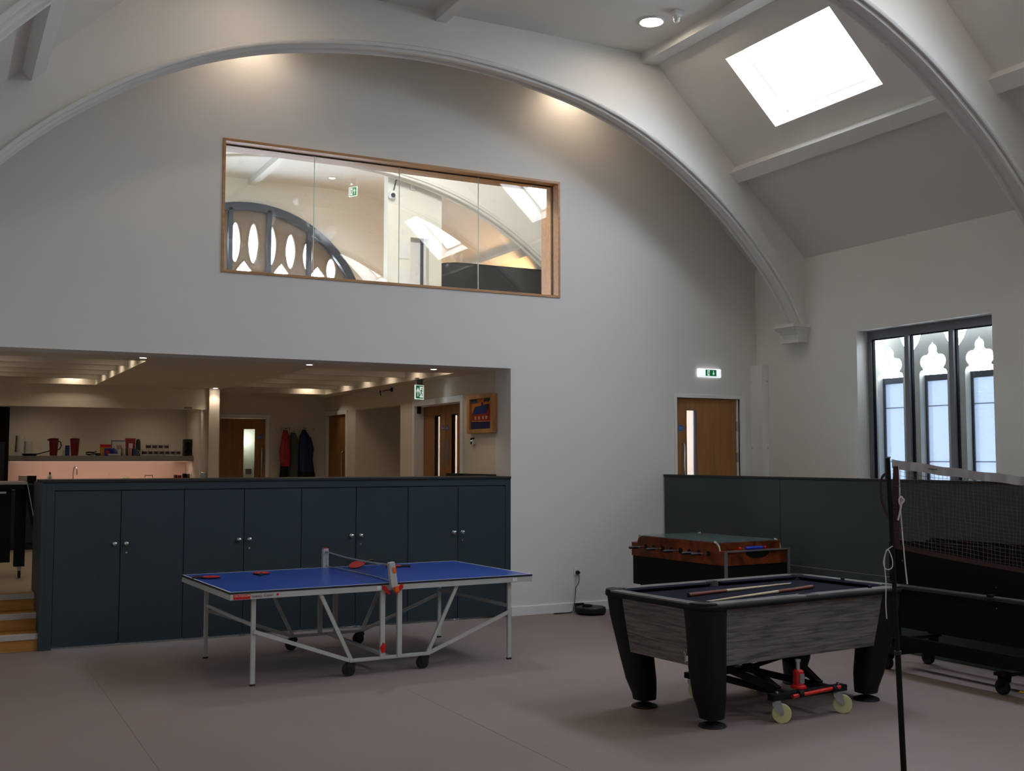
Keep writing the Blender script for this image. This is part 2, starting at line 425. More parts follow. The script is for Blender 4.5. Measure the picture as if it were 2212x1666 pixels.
# kitchen enclosure
p = MB().box(XL, 3.42, 16.5, 16.62, 2.505, ZS).box(3.535, 3.685, 16.42, YE, ZP, ZS).box(3.42, 3.535, 16.5, 16.62, 2.505, ZS)
struct('wall_kitchen', p, WALLP, label='kitchen bulkhead and narrow end pier')
MB().box(3.44, 3.475, 16.52, 16.6, ZP, 2.505).build('trim_1', TRIM)['kind'] = 'structure'
MB().box(2.9, 3.4, 16.485, 16.5, 2.51, 2.545).build('trim_2', WALLP)['kind'] = 'structure'
MB().box(3.19, 3.3, 16.47, 16.486, 2.515, 2.535).build('shutter_switch', GREY)
tag(bpy.data.objects['shutter_switch'], 'small grey switch plate on the edge of the kitchen bulkhead', 'switch')

# upper far wall with round-headed opening
hole = [(4.5 + 2.03 * math.cos(R(a)), 3.99 + 2.03 * math.sin(R(a))) for a in range(0, 181, 6)] + [(2.47, 3.3), (6.53, 3.3)]
outer = [(XL - .1, ZS), (XR + .1, ZS), (XR + .1, ZW), (XC + XK, ZC + .05), (XC - XK, ZC + .05), (XL - .1, ZW)]
o = put('wall_gable', curve_mesh([outer, hole], .3), WALLU, loc=(0, YE + .15, 0), rot=(R(90), 0, 0)); o['kind'] = 'structure'; o['label'] = 'cream gable wall of the upper room around the traceried window'
# lining of the upper room: cream paint on its side of the inner wall
STONE = M('tracery_stone', S(150,132,114), .9, var=.25, scale=5, bump=.4, bscale=40)
STONEL = M('pale_stone', S(196,196,188), .9, var=.08, scale=5, bump=.2, bscale=40)
ALU = M('blue_grey_aluminium', S(118,123,131), .45, var=.03)
ALUD = M('dark_blue_steel', S(44,54,68), .5)
wn[0] += 1
gw = sroot('window_%d' % wn[0], 'round-headed stone traceried window seen through the internal glass')
ring = [(4.5 + 2.03 * math.cos(R(a)), 3.99 + 2.03 * math.sin(R(a))) for a in range(0, 181, 6)] + [(2.47, 3.3), (6.53, 3.3)]
ring2 = [(4.5 + 1.9 * math.cos(R(a)), 3.99 + 1.9 * math.sin(R(a))) for a in range(0, 181, 6)] + [(2.6, 3.38), (6.4, 3.38)]
put('window_frame', curve_mesh([ring, ring2], .1), ALUD, gw, (0, YE - .02, 0), (R(90), 0, 0))
for x in (2.86, 3.52, 4.17, 4.81, 5.50):
    h = 3.99 + math.sqrt(max(0, 1.95 ** 2 - (x - 4.5) ** 2))
    MB().box(x - .035, x + .035, YE - .07, YE + .03, 3.35, h).build('mullion', ALUD, gw)
def pointed(cx, z0, z1, hw, n=8):
    zm = (z0 + z1) / 2; h = (z1 - z0) / 2; P = []
    for i in range(n * 4):
        t = 2 * math.pi * i / (n * 4); P.append((cx + hw * (abs(math.cos(t)) ** .9) * (1 if math.cos(t) >= 0 else -1), zm + h * (abs(math.sin(t)) ** 1.25) * (1 if math.sin(t) >= 0 else -1)))
    return P
loops = [[(4.5 + 2.02 * math.cos(R(a)), 3.99 + 2.02 * math.sin(R(a))) for a in range(0, 181, 6)] + [(2.48, 3.2), (6.52, 3.2)]]
for d, z0, z1 in ((.15, 5.02, 5.72), (.455, 5.02, 5.70), (.785, 4.98, 5.60), (1.085, 4.96, 5.50), (1.50, 4.80, 5.24)):
    for s in (1, -1): loops.append(pointed(4.44 + s * d, z0, z1, .10))
for i in range(-4, 5):
    cx = 4.44 + i * .63
    if abs(cx - 4.5) < 2.0:
        loops.append([(cx - .2, 3.3), (cx + .2, 3.3), (cx + .2, 4.72), (cx + .13, 4.93), (cx, 5.09 if abs(cx - 4.5) < 1.6 else 4.8), (cx - .13, 4.93), (cx - .2, 4.72)])
put('stone_tracery', curve_mesh(loops, .16), STONE, gw, (0, YE + .2, 0), (R(90), 0, 0))
for lp in loops[1:]:
    MB().tube([(x, YE + .125, z) for x, z in lp + lp[:1]], .022, 6, cap=False).build('tracery_rib', STONE, gw, smooth=True)
MB().box(2.5, 6.5, YE + .23, YE + .24, 3.25, 6.0).build('window_pane', GLASS, gw)
portal((4.5, YE + .45, 4.6), (3.9, 2.7), (0, -1, 0))

# internal window: oak lining and four butt-jointed panes
wn[0] += 1
iw = sroot('window_%d' % wn[0], 'long internal window of four frameless panes in an oak lining')
t = .028; y0, y1 = YB - .012, YB2 + .01
for q in ((WX0, WX1, WZ1 - t, WZ1), (WX0, WX1, WZ0, WZ0 + t), (WX0, WX0 + t, WZ0 + t, WZ1 - t), (WX1 - t, WX1, WZ0 + t, WZ1 - t)):
    MB().box(q[0], q[1], y0, y1, q[2], q[3]).build('window_lining', OAKF, iw, bev=.002)
ix0, ix1, iz0, iz1 = WX0 + t, WX1 - t, WZ0 + t, WZ1 - t
m = MB()
for q in ((ix0, ix1, iz1 - .006, iz1), (ix0, ix1, iz0, iz0 + .006), (ix0, ix0 + .006, iz0, iz1), (ix1 - .006, ix1, iz0, iz1)):
    for y in (11.35, 11.382): m.box(q[0], q[1], y - .003, y + .003, q[2], q[3])
m.build('gasket', BLACKM, iw)
pw = (ix1 - ix0) / 4
PEDGE = M('polished_glass_edge', S(205,225,222), .2)
for i in range(4):
    MB().box(ix0 + i * pw + .003, ix0 + (i + 1) * pw - .003, 11.36, 11.372, iz0 + .002, iz1 - .002).build('window_pane', GLASSW, iw)
    if i: MB().box(ix0 + i * pw - .0022, ix0 + i * pw + .0022, 11.358, 11.374, iz0, iz1).build('glazing_joint', PEDGE, iw)

# stone windows in the right wall with inner aluminium glazing
FROST = frosted('frosted_glass', (.20,.215,.235,1), .45)
GREENG = frosted('green_stained_glass', (.15,.75,.35,1), .5)
def stone_window():
    wn[0] += 1
    r = sroot('window_%d' % wn[0], 'tall three-light stone window behind grey aluminium glazing')
    a, c = 7.605, 9.46; X0, X1 = 9.60, 9.66; ym = (8.86, 8.25)
    MB().box(X0, X1, a, c, 3.165, 3.26).build('window_frame', ALU, r)
    MB().box(X0, X1, a, c, 1.0, 1.07).build('window_frame', ALU, r)
    for y in (a + .03, c - .03): MB().box(X0, X1, y - .03, y + .03, 1.07, 3.165).build('window_frame', ALU, r)
    for y in ym: MB().box(X0 - .02, X1, y - .03, y + .03, 1.07, 3.165).build('mullion', ALU, r)
    ys = [a + .06, 8.22, 8.28, 8.83, 8.89, c - .06]
    for i in range(3):
        y0_, y1_ = ys[2 * i], ys[2 * i + 1]
        MB().box(9.628, 9.636, y0_, y1_, 1.07, 3.165).build('window_pane', GLASS, r)
        m = MB()
        for q in ((y0_, y0_ + .012, 1.07, 3.165), (y1_ - .012, y1_, 1.07, 3.165), (y0_, y1_, 3.153, 3.165), (y0_, y1_, 1.07, 1.082)): m.box(9.615, 9.65, q[0], q[1], q[2], q[3])
        m.build('gasket', BLACKM, r)
    yc = [9.41, 8.78, 8.15, 7.52]
    outer = [(a - .25, .9), (c + .4, .9), (c + .4, 3.75), (a - .25, 3.75)]
    loops = [outer]
    for y in yc:
        L = [(-.195, 1.0), (-.195, 2.74), (-.18, 2.775), (-.14, 2.79)]
        L += [(-.10 + .08 * math.cos(R(g)), 2.875 + .08 * math.sin(R(g))) for g in range(235, 55, -20)]
        L += [(.06 * math.cos(R(g)), 3.01 + .065 * math.sin(R(g))) for g in range(205, 90, -20)]
        L = L + [(0, 3.10)] + [(-p_, q_) for p_, q_ in L[::-1]]
        loops.append([(y + p_, q_) for p_, q_ in L])
    for y in [9.725, 9.095, 8.465, 7.835]:
        loops.append([(y + p_, q_) for p_, q_ in ((0, 3.0), (.05, 3.03), (.11, 3.1), (.16, 3.2), (.18, 3.32), (.16, 3.45), (.1, 3.58), (0, 3.66), (-.1, 3.58), (-.16, 3.45), (-.18, 3.32), (-.16, 3.2), (-.11, 3.1), (-.05, 3.03))])
    put('stone_tracery', curve_mesh(loops, .2), STONEL, r, (10.0, 0, 0), (R(90), 0, R(90)))
    for y in yc:
        MB().box(9.985, 10.02, y - .195, y + .195, 2.665, 2.735).build('glazing_bar', ALUD, r)
        m = MB()
        for q in ((y - .195, y - .17, 1.0, 2.67), (y + .17, y + .195, 1.0, 2.67), (y - .17, y + .17, 1.0, 1.03)): m.box(9.985, 10.02, q[0], q[1], q[2], q[3])
        m.build('pane_frame', ALUD, r)
        MB().box(10.0, 10.006, y - .17, y + .17, 1.03, 2.665).build('frosted_pane', FROST, r)
        for z in (1.75, 2.38): MB().box(9.994, 10.012, y - .17, y + .17, z - .003, z + .003).build('lead_bar', ALUD, r)
        MB().lathe([(.0, -.003), (.028, -.003), (.028, .003), (0, .003)], 8, (10.0, y, 3.075), 'x', cap=False).build('green_glass', GREENG, r)
        MB().box(9.994, 10.012, y - .12, y + .12, 2.925, 2.931).build('lead_bar', ALUD, r)
    return r
w0 = stone_window()
portal((10.3, 8.5, 2.35), (2.3, 2.8), (-1, 0, 0))
for k in (1, 2):
    d = dup(w0, (0, -3.65 * k, 0)); wn[0] += 1; d.name = 'window_%d' % wn[0]
    portal((10.3, 8.5 - 3.65 * k, 2.35), (2.3, 2.8), (-1, 0, 0))

# baseboards
struct('baseboard_back', MB().box(X2 + .0, 7.95, YB - .018, YB, 0, .107), TRIM, bev=.004)
struct('trim_3', MB().box(X2 - .02, X2, YB2 - .02, 13.0, 1.5, 1.6), TEALD, label='dark dado strip on the side wall behind the cupboards')

# boxed pipe in the corner
bx = thing('pipe_boxing', 'white boxed pipe casing screwed into the corner beside the oak door', 'pipe casing', (9.36, 11.1, ZP))
MB().box(-.04, .069, -.10, .128, 0, 2.51).build('casing', TRIM, bx, bev=.003)
for z in (.75, 1.45, 2.3):
    for (x, y) in ((-.041, .10), (.045, -.101)):
        MB().lathe([(0, -.002), (.008, -.002), (.008, .002), (0, .002)], 8, (x, y, z), 'x' if x < 0 else 'y', cap=False).build('screw', CHROME, bx)

# steps up to the platform
st = sroot('stairs', 'wooden steps with pale nosings at the end of the cupboards')
for i in range(3):
    y = 11.27 + .27 * i; z = .157 * (i + 1)
    MB().box(XL, .93, y, 11.82, z - .157, z - (.0 if i < 2 else .002)).build('step', STEPW, st, bev=.004)
    MB().box(XL, .93, y - .012, y + .03, z - .05, z + .003).build('nosing', NOSE, st, bev=.003)
MB().box(XL, .93, 11.82, 11.95, ZP, ZP + .004).build('nosing', STEPW, st)
# ================================================================== DOORS, LAMPS, SIGNS
dn = [0]
def lamp(kind, name, loc, power, col, direction=(0, 0, -1), size=.1, cone=None, blend=.6):
    ld = bpy.data.lights.new(name, kind); ld.energy = power; ld.color = col
    if kind == 'SPOT': ld.spot_size = cone; ld.spot_blend = blend; ld.shadow_soft_size = size
    elif kind == 'AREA': ld.shape = 'RECTANGLE'; ld.size, ld.size_y = size
    else: ld.shadow_soft_size = size
    o = bpy.data.objects.new(name, ld); C.objects.link(o); o.location = loc
    o.rotation_euler = Vector(direction).to_track_quat('-Z', 'Y').to_euler()
    return o
def T_xz(y):  return lambda x, z, d: (x, y - d, z)       # flat drawing helper: wall facing -Y
FIRE = None
def fire_sign(parent, loc, rot, r=.04):
    s = put('fire_door_sign', MB().lathe([(0, 0), (r, 0), (r, .002), (0, .002)], 24, cap=False).mesh('fire_door_sign', BLUE), BLUE, parent, loc, rot)
    s['label'] = 'round blue fire door sign'
    for i, tx in enumerate(('Fire door', 'keep shut')):
        put('lettering', text_mesh(tx, r * .42, .0003, align='CENTER'), WHITE, s, (0, r * .1 - i * r * .45, .0024))
    return s
def pull(parent, p, q, n, r=.011, off=.05):
    n = Vector(n); a, b = Vector(p), Vector(q)
    MB().tube([a, a + n * off * .7, a + n * off + (b - a).normalized() * .02, b + n * off - (b - a).normalized() * .02, b + n * off * .7, b], r, 8).build('pull_handle', CHROME, parent, smooth=True)

# oak door on the landing
dn[0] += 1
d1 = sroot('door_%d' % dn[0], 'oak door with a narrow glazed slot behind the green balustrade', (0, 0, 0))
x0, x1, z1 = D1[0], D1[1], D1[3]
for q in ((x0 - .035, x0, ZP, z1 + .045), (x1, x1 + .075, ZP, z1 + .045), (x0, x1, z1, z1 + .045)):
    MB().box(q[0], q[1], YB - .02, YB + .14, q[2], q[3]).build('door_frame', TRIM, d1, bev=.003)
lf = MB().holes(x0 + .004, x1 - .03, ZP + .006, z1 - .005, [(8.325, 8.475, .9, 2.39)], YB + .03, YB + .075, 'y').build('door_leaf', OAK, d1)
m = MB()
for q in ((8.31, 8.325, .885, 2.405), (8.475, 8.49, .885, 2.405), (8.325, 8.475, 2.39, 2.405), (8.325, 8.475, .885, .9)): m.box(q[0], q[1], YB + .024, YB + .081, q[2], q[3])
m.build('glazing_bead', OAKD, lf)
MB().box(8.325, 8.475, YB + .048, YB + .056, .9, 2.39).build('vision_pane', GLASS, lf)
MB().box(8.44, 8.475, YB + .03, YB + .048, .9, 2.39).build('blind_edge', ALU, lf)
fire_sign(d1, (8.235, YB + .029, 2.165), (R(90), 0, 0), .038)
pull(lf, (8.255, YB + .03, 1.30), (8.255, YB + .03, 1.97), (0, -1, 0))
MB().box(x1 - .03, x1, YB + .02, YB + .06, ZP, z1).build('door_stop', TRIM, d1)
for z in (.7, 1.8, 2.2): MB().box(x1 - .042, x1 - .014, YB + .012, YB + .03, z - .06, z + .06).build('hinge', CHROME, d1)

# double doors on the side wall
dn[0] += 1
d2 = sroot('door_%d' % dn[0], 'pair of oak doors with glazed slots in the beige side wall')
XD = X2 + .12
for q in ((12.55 - .05, 12.58, ZP, 2.58), (14.07, 14.15, ZP, 2.58), (12.58, 14.07, 2.50, 2.58)):
    MB().box(X2 - .02, X2 + .18, q[0], q[1], q[2], q[3]).build('door_frame', TRIM, d2, bev=.003)
for (a, c, v0, v1, hy) in ((12.585, 13.325, 12.96, 13.12, 13.26), (13.33, 14.065, 13.51, 13.67, 13.41)):
    lf = MB().holes(a, c, ZP + .006, 2.495, [(v0, v1, .95, 2.35)], XD, XD + .045, 'x').build('door_leaf', OAKD, d2)
    MB().box(XD + .002, XD + .008, v0, v1, .95, 2.35).build('vision_pane', GLASS, lf)
    m = MB()
    for q in ((v0 - .012, v0, .94, 2.362), (v1, v1 + .012, .94, 2.362), (v0, v1, 2.35, 2.362)): m.box(XD - .002, XD + .047, q[0], q[1], q[2], q[3])
    m.build('glazing_bead', BLACKM, lf)
    fire_sign(d2, (XD - .001, hy, 2.19), (R(90), 0, R(-90)), .035)
    MB().box(XD - .003, XD, hy - .035, hy + .035, 1.68, 2.04).build('push_plate', GREY, lf)
MB().box(X2 + .02, X2 + .06, 14.02, 14.07, 2.40, 2.5).build('door_closer', BLACKM, d2)

# oak door further along the side wall
dn[0] += 1
d3 = sroot('door_%d' % dn[0], 'plain oak door in the side wall next to the coats')
for q in ((16.9, 16.96, ZP, 2.57), (17.94, 18.0, ZP, 2.57), (16.96, 17.94, 2.5, 2.57)):
    MB().box(X2 - .02, X2 + .16, q[0], q[1], q[2], q[3]).build('door_frame', TRIM, d3, bev=.003)
lf = MB().box(X2 + .03, X2 + .075, 16.965, 17.935, ZP + .006, 2.495).build('door_leaf', OAKD, d3)
pull(lf, (X2 + .03, 17.12, 1.3), (X2 + .03, 17.12, 1.9), (-1, 0, 0))
fire_sign(d3, (X2 + .029, 17.06, 2.15), (R(90), 0, R(-90)), .038)

# oak door in the far wall
dn[0] += 1
d4 = sroot('door_%d' % dn[0], 'oak door with a pale glazed slot in the far wall beside the kitchen')
for q in ((4.0, 4.06, ZP, 2.51), (4.81, 4.87, ZP, 2.51), (4.06, 4.81, 2.445, 2.51)):
    MB().box(q[0], q[1], YE - .02, YE + .1, q[2], q[3]).build('door_frame', TRIM, d4, bev=.003)
lf = MB().holes(4.063, 4.807, ZP + .006, 2.44, [(4.46, 4.645, .95, 2.27)], YE + .03, YE + .075, 'y').build('door_leaf', OAKD, d4)
MB().box(4.46, 4.645, YE + .05, YE + .056, .95, 2.27).build('vision_pane', frosted('pale_film_glass', (.80,.86,.82,1), .35), lf)
MB().box(4.50, 4.60, YE + .045, YE + .05, 1.53, 1.62).build('notice', GREY, lf)
fire_sign(d4, (4.735, YE + .029, 2.14), (R(90), 0, 0), .038)
pull(lf, (4.745, YE + .03, 1.3), (4.745, YE + .03, 1.97), (0, -1, 0))

# emergency exit signs
GREENS = M('exit_green', S(0,128,72), .4, emis=.2)
SIGNW = M('exit_white', S(240,250,245), .4, emis=.4)
def arrow(cx, cz, h, up=1):
    w_ = h * .36; s = up
    return [(cx - w_ * .16, cz - s*h*.5), (cx + w_ * .16, cz - s*h*.5), (cx + w_ * .16, cz + s*h*.16), (cx + w_ * .62, cz - s*h*.08), (cx + w_ * .62, cz + s*h*.12),
            (cx, cz + s*h*.5), (cx - w_ * .62, cz + s*h*.12), (cx - w_ * .62, cz - s*h*.08), (cx - w_ * .16, cz + s*h*.16)]
def runner(mb, cx, cz, h, t0, t1, flip=1):
    k = h; f = flip
    seg = lambda a, b, w_: mb.bar((cx + f*a[0]*k, t0, cz + a[1]*k), (cx + f*b[0]*k, t0, cz + b[1]*k), w_*k, t1, up=(0, 1, 0))
    mb.lathe([(0, -t1/2), (.07*k, -t1/2), (.07*k, t1/2), (0, t1/2)], 10, (cx + f*.06*k, t0, cz + .32*k), 'y', cap=False)
    seg((.02, .22), (-.06, -.05), .12); seg((.0, .18), (.17, .08), .06); seg((.0, .18), (-.18, .1), .06)
    seg((-.06, -.05), (.1, -.16), .08); seg((.1, -.16), (.06, -.36), .07); seg((-.06, -.05), (-.12, -.24), .08); seg((-.12, -.24), (-.26, -.3), .07)
def pictogram(parent, x0, z0, w_, h, y, arrow_left, up):
    # drawn on a face looking towards -y
    g = MB().box(x0, x0 + w_, y - .002, y, z0, z0 + h).build('green_panel', GREENS, parent)
    ax_, rx = (x0 + w_ * .25, x0 + w_ * .72) if arrow_left else (x0 + w_ * .73, x0 + w_ * .27)
    MB().prism(arrow(ax_, z0 + h / 2, h * .72, up), y - .004, y - .002).build('arrow', SIGNW, g)
    MB().box(rx - h * .2, rx + h * .2, y - .004, y - .002, z0 + h * .08, z0 + h * .92).build('doorway', SIGNW, g)
    m = MB(); runner(m, rx, z0 + h / 2, h * .85, y - .005, .002, -1 if not arrow_left else 1); m.build('running_figure', GREENS, g)
e1 = thing('exit_sign', 'lit emergency exit sign with a down arrow on the wall above the oak door', 'exit sign', (8.65, YB, 2.865))
MB().loft([[(-.18 + a, -d, -.055 + a * .6) , (.18 - a, -d, -.055 + a * .6), (.18 - a, -d, .055 - a * .6), (-.18 + a, -d, .055 - a * .6)] for a, d in ((0, 0), (0, .03), (.02, .055))]).build('sign_body', M('exit_diffuser', S(235,240,245), .3, emis=.6), e1, bev=.012, seg=3)
pictogram(e1, -.085, -.04, .17, .08, -.056, False, -1)
e2 = thing('exit_sign', 'hanging emergency exit sign with an up arrow by the double doors', 'exit sign', (5.56, 13.3, 2.625), R(24))
MB().box(-.09, .09, -.02, .02, .235, .27).box(-.075, .075, -.008, .008, .15, .235).build('mount', GREY, e2); e2.scale = (.78,)*3
MB().box(-.105, .105, -.01, .01, -.09, .15).build('sign_panel', SIGNW, e2)
pictogram(e2, -.09, -.075, .18, .215, -.0105, True, 1)
e3 = thing('exit_sign', 'hanging emergency exit sign in the upper room behind the glass', 'exit sign', (5.99, 17.2, 6.19), R(-58))
MB().box(-.09, .09, -.02, .02, .33, .36).box(-.07, .07, -.004, .004, .12, .33).build('mount', GLASS, e3); e3.scale = (.72,)*3
MB().box(-.12, .12, -.01, .01, -.1, .12).build('sign_panel', SIGNW, e3)
pictogram(e3, -.1, -.085, .2, .19, -.0105, False, 1)
lamp('SPOT', 'exit_sign_lamp', (5.60, 13.1, 2.62), .35, (.75,.88,1), (.6, -.5, -.05), .06, R(120), 1)

# round ceiling lights and sensor of the hall
LAMPW = emit('lamp_diffuser', (1,.84,.66,1), 42)
def ceiling_light(x, y, label, r=.125):
    t = thing('ceiling_light', label, 'ceiling light', (x, y, ZC), group='round ceiling lights of the hall')
    MB().lathe([(r - .012, 0), (r + .012, 0), (r + .012, -.012), (r, -.02), (r - .012, -.012)], 32, cap=False).build('rim', WHITE, t, smooth=True)
    MB().lathe([(0, -.008), (r - .01, -.008), (r - .01, -.012), (0, -.014)], 32, cap=False).build('diffuser', LAMPW, t)
    return t
ceiling_light(6.59, 9.456, 'round white ceiling light beside the small motion sensor')
for k in range(0, 4):
    if k: ceiling_light(6.59, 9.456 - 3.65 * k, 'round white ceiling light further along the hall ceiling')
    ceiling_light(2.45, 9.456 - 3.65 * k, 'round white ceiling light further along the hall ceiling')
ms = thing('motion_sensor', 'small white box and dome motion sensor on the flat ceiling', 'sensor', (6.68, 9.13, ZC))
MB().box(-.055, .055, -.055, .055, -.055, 0).build('back_box', WHITE, ms, bev=.006)
MB().lathe([(.04, -.055), (.04, -.075), (.034, -.08), (.032, -.1), (.02, -.118), (0, -.124)], 20, cap=False).build('dome', WHITE, ms, smooth=True)
# lamps in the slot between the arch and the inner wall
for i, x in enumerate((2.75, 6.55)):
    t = thing('slot_light', 'warm downlight hidden behind the arch against the inner wall', 'downlight', (x, 10.92, ZC), group='lights behind the arch')
    MB().lathe([(.05, 0), (.06, 0), (.06, -.01), (.05, -.012)], 20, cap=False).build('rim', WHITE, t)
    MB().lathe([(0, -.004), (.05, -.004), (.05, -.008), (0, -.008)], 20, cap=False).build('diffuser', LAMPW, t)
    lamp('SPOT', 'slot_lamp', (x, 10.92, ZC - .05), 13, (1,.80,.60), (0, .28, -1), .06, R(130), 1)
# downlights in the low soffit
DLW = emit('downlight_lens', (1,.90,.74,1), 14)
def downlight(x, y, z, label, power, cone=R(105)):
    t = thing('downlight', label, 'downlight', (x, y, z), group='downlights in the low ceiling')
    MB().lathe([(.036, 0), (.047, 0), (.047, -.006), (.036, -.008)], 20, cap=False).build('rim', WHITE, t)
    MB().lathe([(0, -.002), (.036, -.002), (.036, -.006), (0, -.006)], 16, cap=False).build('lens', DLW, t)
    if power: lamp('SPOT', 'downlight_lamp', (x, y, z - .03), power, (1,.83,.65), (0, 0, -1), .04, cone, .7)
for x, y in ((1.85, 11.74), (3.61, 11.76), (5.07, 11.70)): downlight(x, y, ZS, 'small bright downlight along the front edge of the low ceiling', 6)
for (x0, x1, y0, y1), where in zip(COF, ('over the kitchen side', 'in front of the coats')):
    lb = 'small downlight set inside the joisted ceiling recess ' + where
    for k in range(5):
        y = y0 + (k + .2) * (y1 - y0) / 5.3
        for x in (x0 + .35 * (x1 - x0), x1 - .18): downlight(x, y, ZS + .238, lb, 2.2, R(150))
    downlight(x1 - .3, y1 - .1, ZS + .238, lb, 3.5, R(140))
downlight(3.6, 16.33, ZS, 'small downlight over the kitchen end pier', 4)
for x in (1.3, 2.9): downlight(x, 17.3, ZS, 'unseen downlight added to brighten the inside of the kitchen', 4.5, R(140))  # pair hidden by the bulkhead, added to lift the kitchen light
# foyer behind the glazed doors and room behind the far door
lamp('POINT', 'foyer_lamp', (7.6, 12.9, 2.4), 60, (.92,.90,1), size=.15)
lamp('POINT', 'store_lamp', (4.5, YE + .2, 2.1), 1.5, (.92,1,.93), size=.03)

# ================================================================== CUPBOARDS AND BALUSTRADES
CX = [1.003 + .595 * i for i in range(9)]
sr = thing('cupboard_surround', 'dark teal surround framing the long row of cupboards', 'surround', (.93, YB, 0))
MB().box(0, .073, 0, .55, 0, 1.555).build('end_stile', TEAL, sr, bev=.002)
MB().box(.073, 4.833, 0, .55, 1.482, 1.555).build('top_rail', TEAL, sr, bev=.002)
MB().box(4.833, 4.9, 0, .55, 0, 1.555).build('end_stile', TEAL, sr, bev=.002)
MB().box(-.04, .0, 0, .95, 0, 1.555).build('return_panel', TEAL, sr, bev=.002)
tag(MB().box(.885, X2, YB - .012, YB + .58, 1.556, 1.583).build('worktop', TEALD, bev=.003), 'thin near-black top running along the teal cupboards', 'worktop')
LBL = ['beside the wooden steps', 'second from the wooden steps', 'third from the wooden steps', 'next to the white wall']
for i in range(4):
    xa, xb = CX[2*i], CX[2*i+2]; xm = CX[2*i+1]
    t = thing('cupboard', 'dark teal double cupboard ' + LBL[i], 'cupboard', (xm, YB, 0), group='row of teal cupboards')
    MB().holes(xa - xm, xb - xm, .03, 1.48, [(xa - xm + .018, xb - xm - .018, .05, 1.46)], .03, .54, 'y').box(xa - xm + .018, xb - xm - .018, .5, .54, .05, 1.46).build('carcass', TEALD, t)
    for s in (-1, 1):
        a, c = (xa - xm + .003, -.003) if s < 0 else (.003, xb - xm - .003)
        dr = MB().box(a, c, 0, .022, .022, 1.474).build('cupboard_door', TEAL, t, bev=.0015)
        kx = s * .053
        MB().lathe([(.019, 0), (.019, -.004), (.008, -.007), (.008, -.018), (.017, -.024), (.021, -.032), (.019, -.040), (.010, -.044), (0, -.045)], 20, (kx, 0, .968), 'y').build('knob', CHROME, dr, smooth=True)
        if s > 0: MB().lathe([(.009, 0), (.009, -.004), (0, -.005)], 14, (kx + .004, 0, .878), 'y').build('lock', CHROME, dr)
    MB().box(-.03, .03, -.004, .03, .004, .02).build('floor_bolt', CHROME, t)

br = thing('balustrade', 'dark green panelled balustrade running along the right side of the hall', 'balustrade', (7.95, 0, 0))
SE = [11.215, 9.12, 7.11, 5.1, 3.1]
for i in range(4):
    MB().box(0, .04, SE[i+1] + .003, SE[i] - .003, .679, 1.565).build('panel', GRNP, br, bev=.002)
    MB().box(0, .04, SE[i+1] + .003, SE[i] - .003, .0, .672).build('panel', GRNP, br, bev=.002)
MB().box(-.006, .05, 3.1, 11.228, 1.566, 1.592).build('capping', TEALD, br, bev=.003)

# ================================================================== TABLE TENNIS TABLE
TTBLUE = M('blue_table_top', S(38,76,166), .28, var=.03, scale=2, spec=.45)
TTGREY = M('grey_powder_coat', S(186,186,180), .45, var=.03)
TTEDGE = M('dark_edge_band', S(26,30,40), .5)
tt = thing('table_tennis_table', 'blue outdoor table tennis table on a grey wheeled frame', 'table', (3.39, 9.515, 0), R(2.7))
LX, LY, TZ = 1.37, .7625, .745
for s in (-1, 1):
    a, c = (-LX, -.004) if s < 0 else (.004, LX)
    tp = MB().box(a, c, -LY, LY, TZ - .012, TZ).build('table_top', TTBLUE, tt)
    m = MB()
    e = -LX if s < 0 else LX
    m.box(min(e, e - s*.012), max(e, e - s*.012), -LY, LY, TZ, TZ + .0008)
    for q in (-LY, LY - .012): m.box(a, c, q, q + .012, TZ, TZ + .0008)
    m.build('white_line', WHITE, tp)
    m = MB().box(a, c, -LY - .002, -LY + .012, TZ - .016, TZ - .001).box(a, c, LY - .012, LY + .002, TZ - .016, TZ - .001).box(min(e, e + s*.002), max(e, e + s*.002), -LY, LY, TZ - .016, TZ - .001)
    m.build('edge_band', TTEDGE, tp)
    m = MB()
    for q in (-LY, LY - .02): m.box(a, c, q, q + .02, TZ - .062, TZ - .014)
    m.box(min(e, e - s*.02), max(e, e - s*.02), -LY + .02, LY - .02, TZ - .062, TZ - .014)
    m.box(min(0, s*.02) + s*.004, max(0, s*.02) + s*.004, -LY + .02, LY - .02, TZ - .062, TZ - .014)
    m.build('apron', TTGREY, tt, bev=.002)
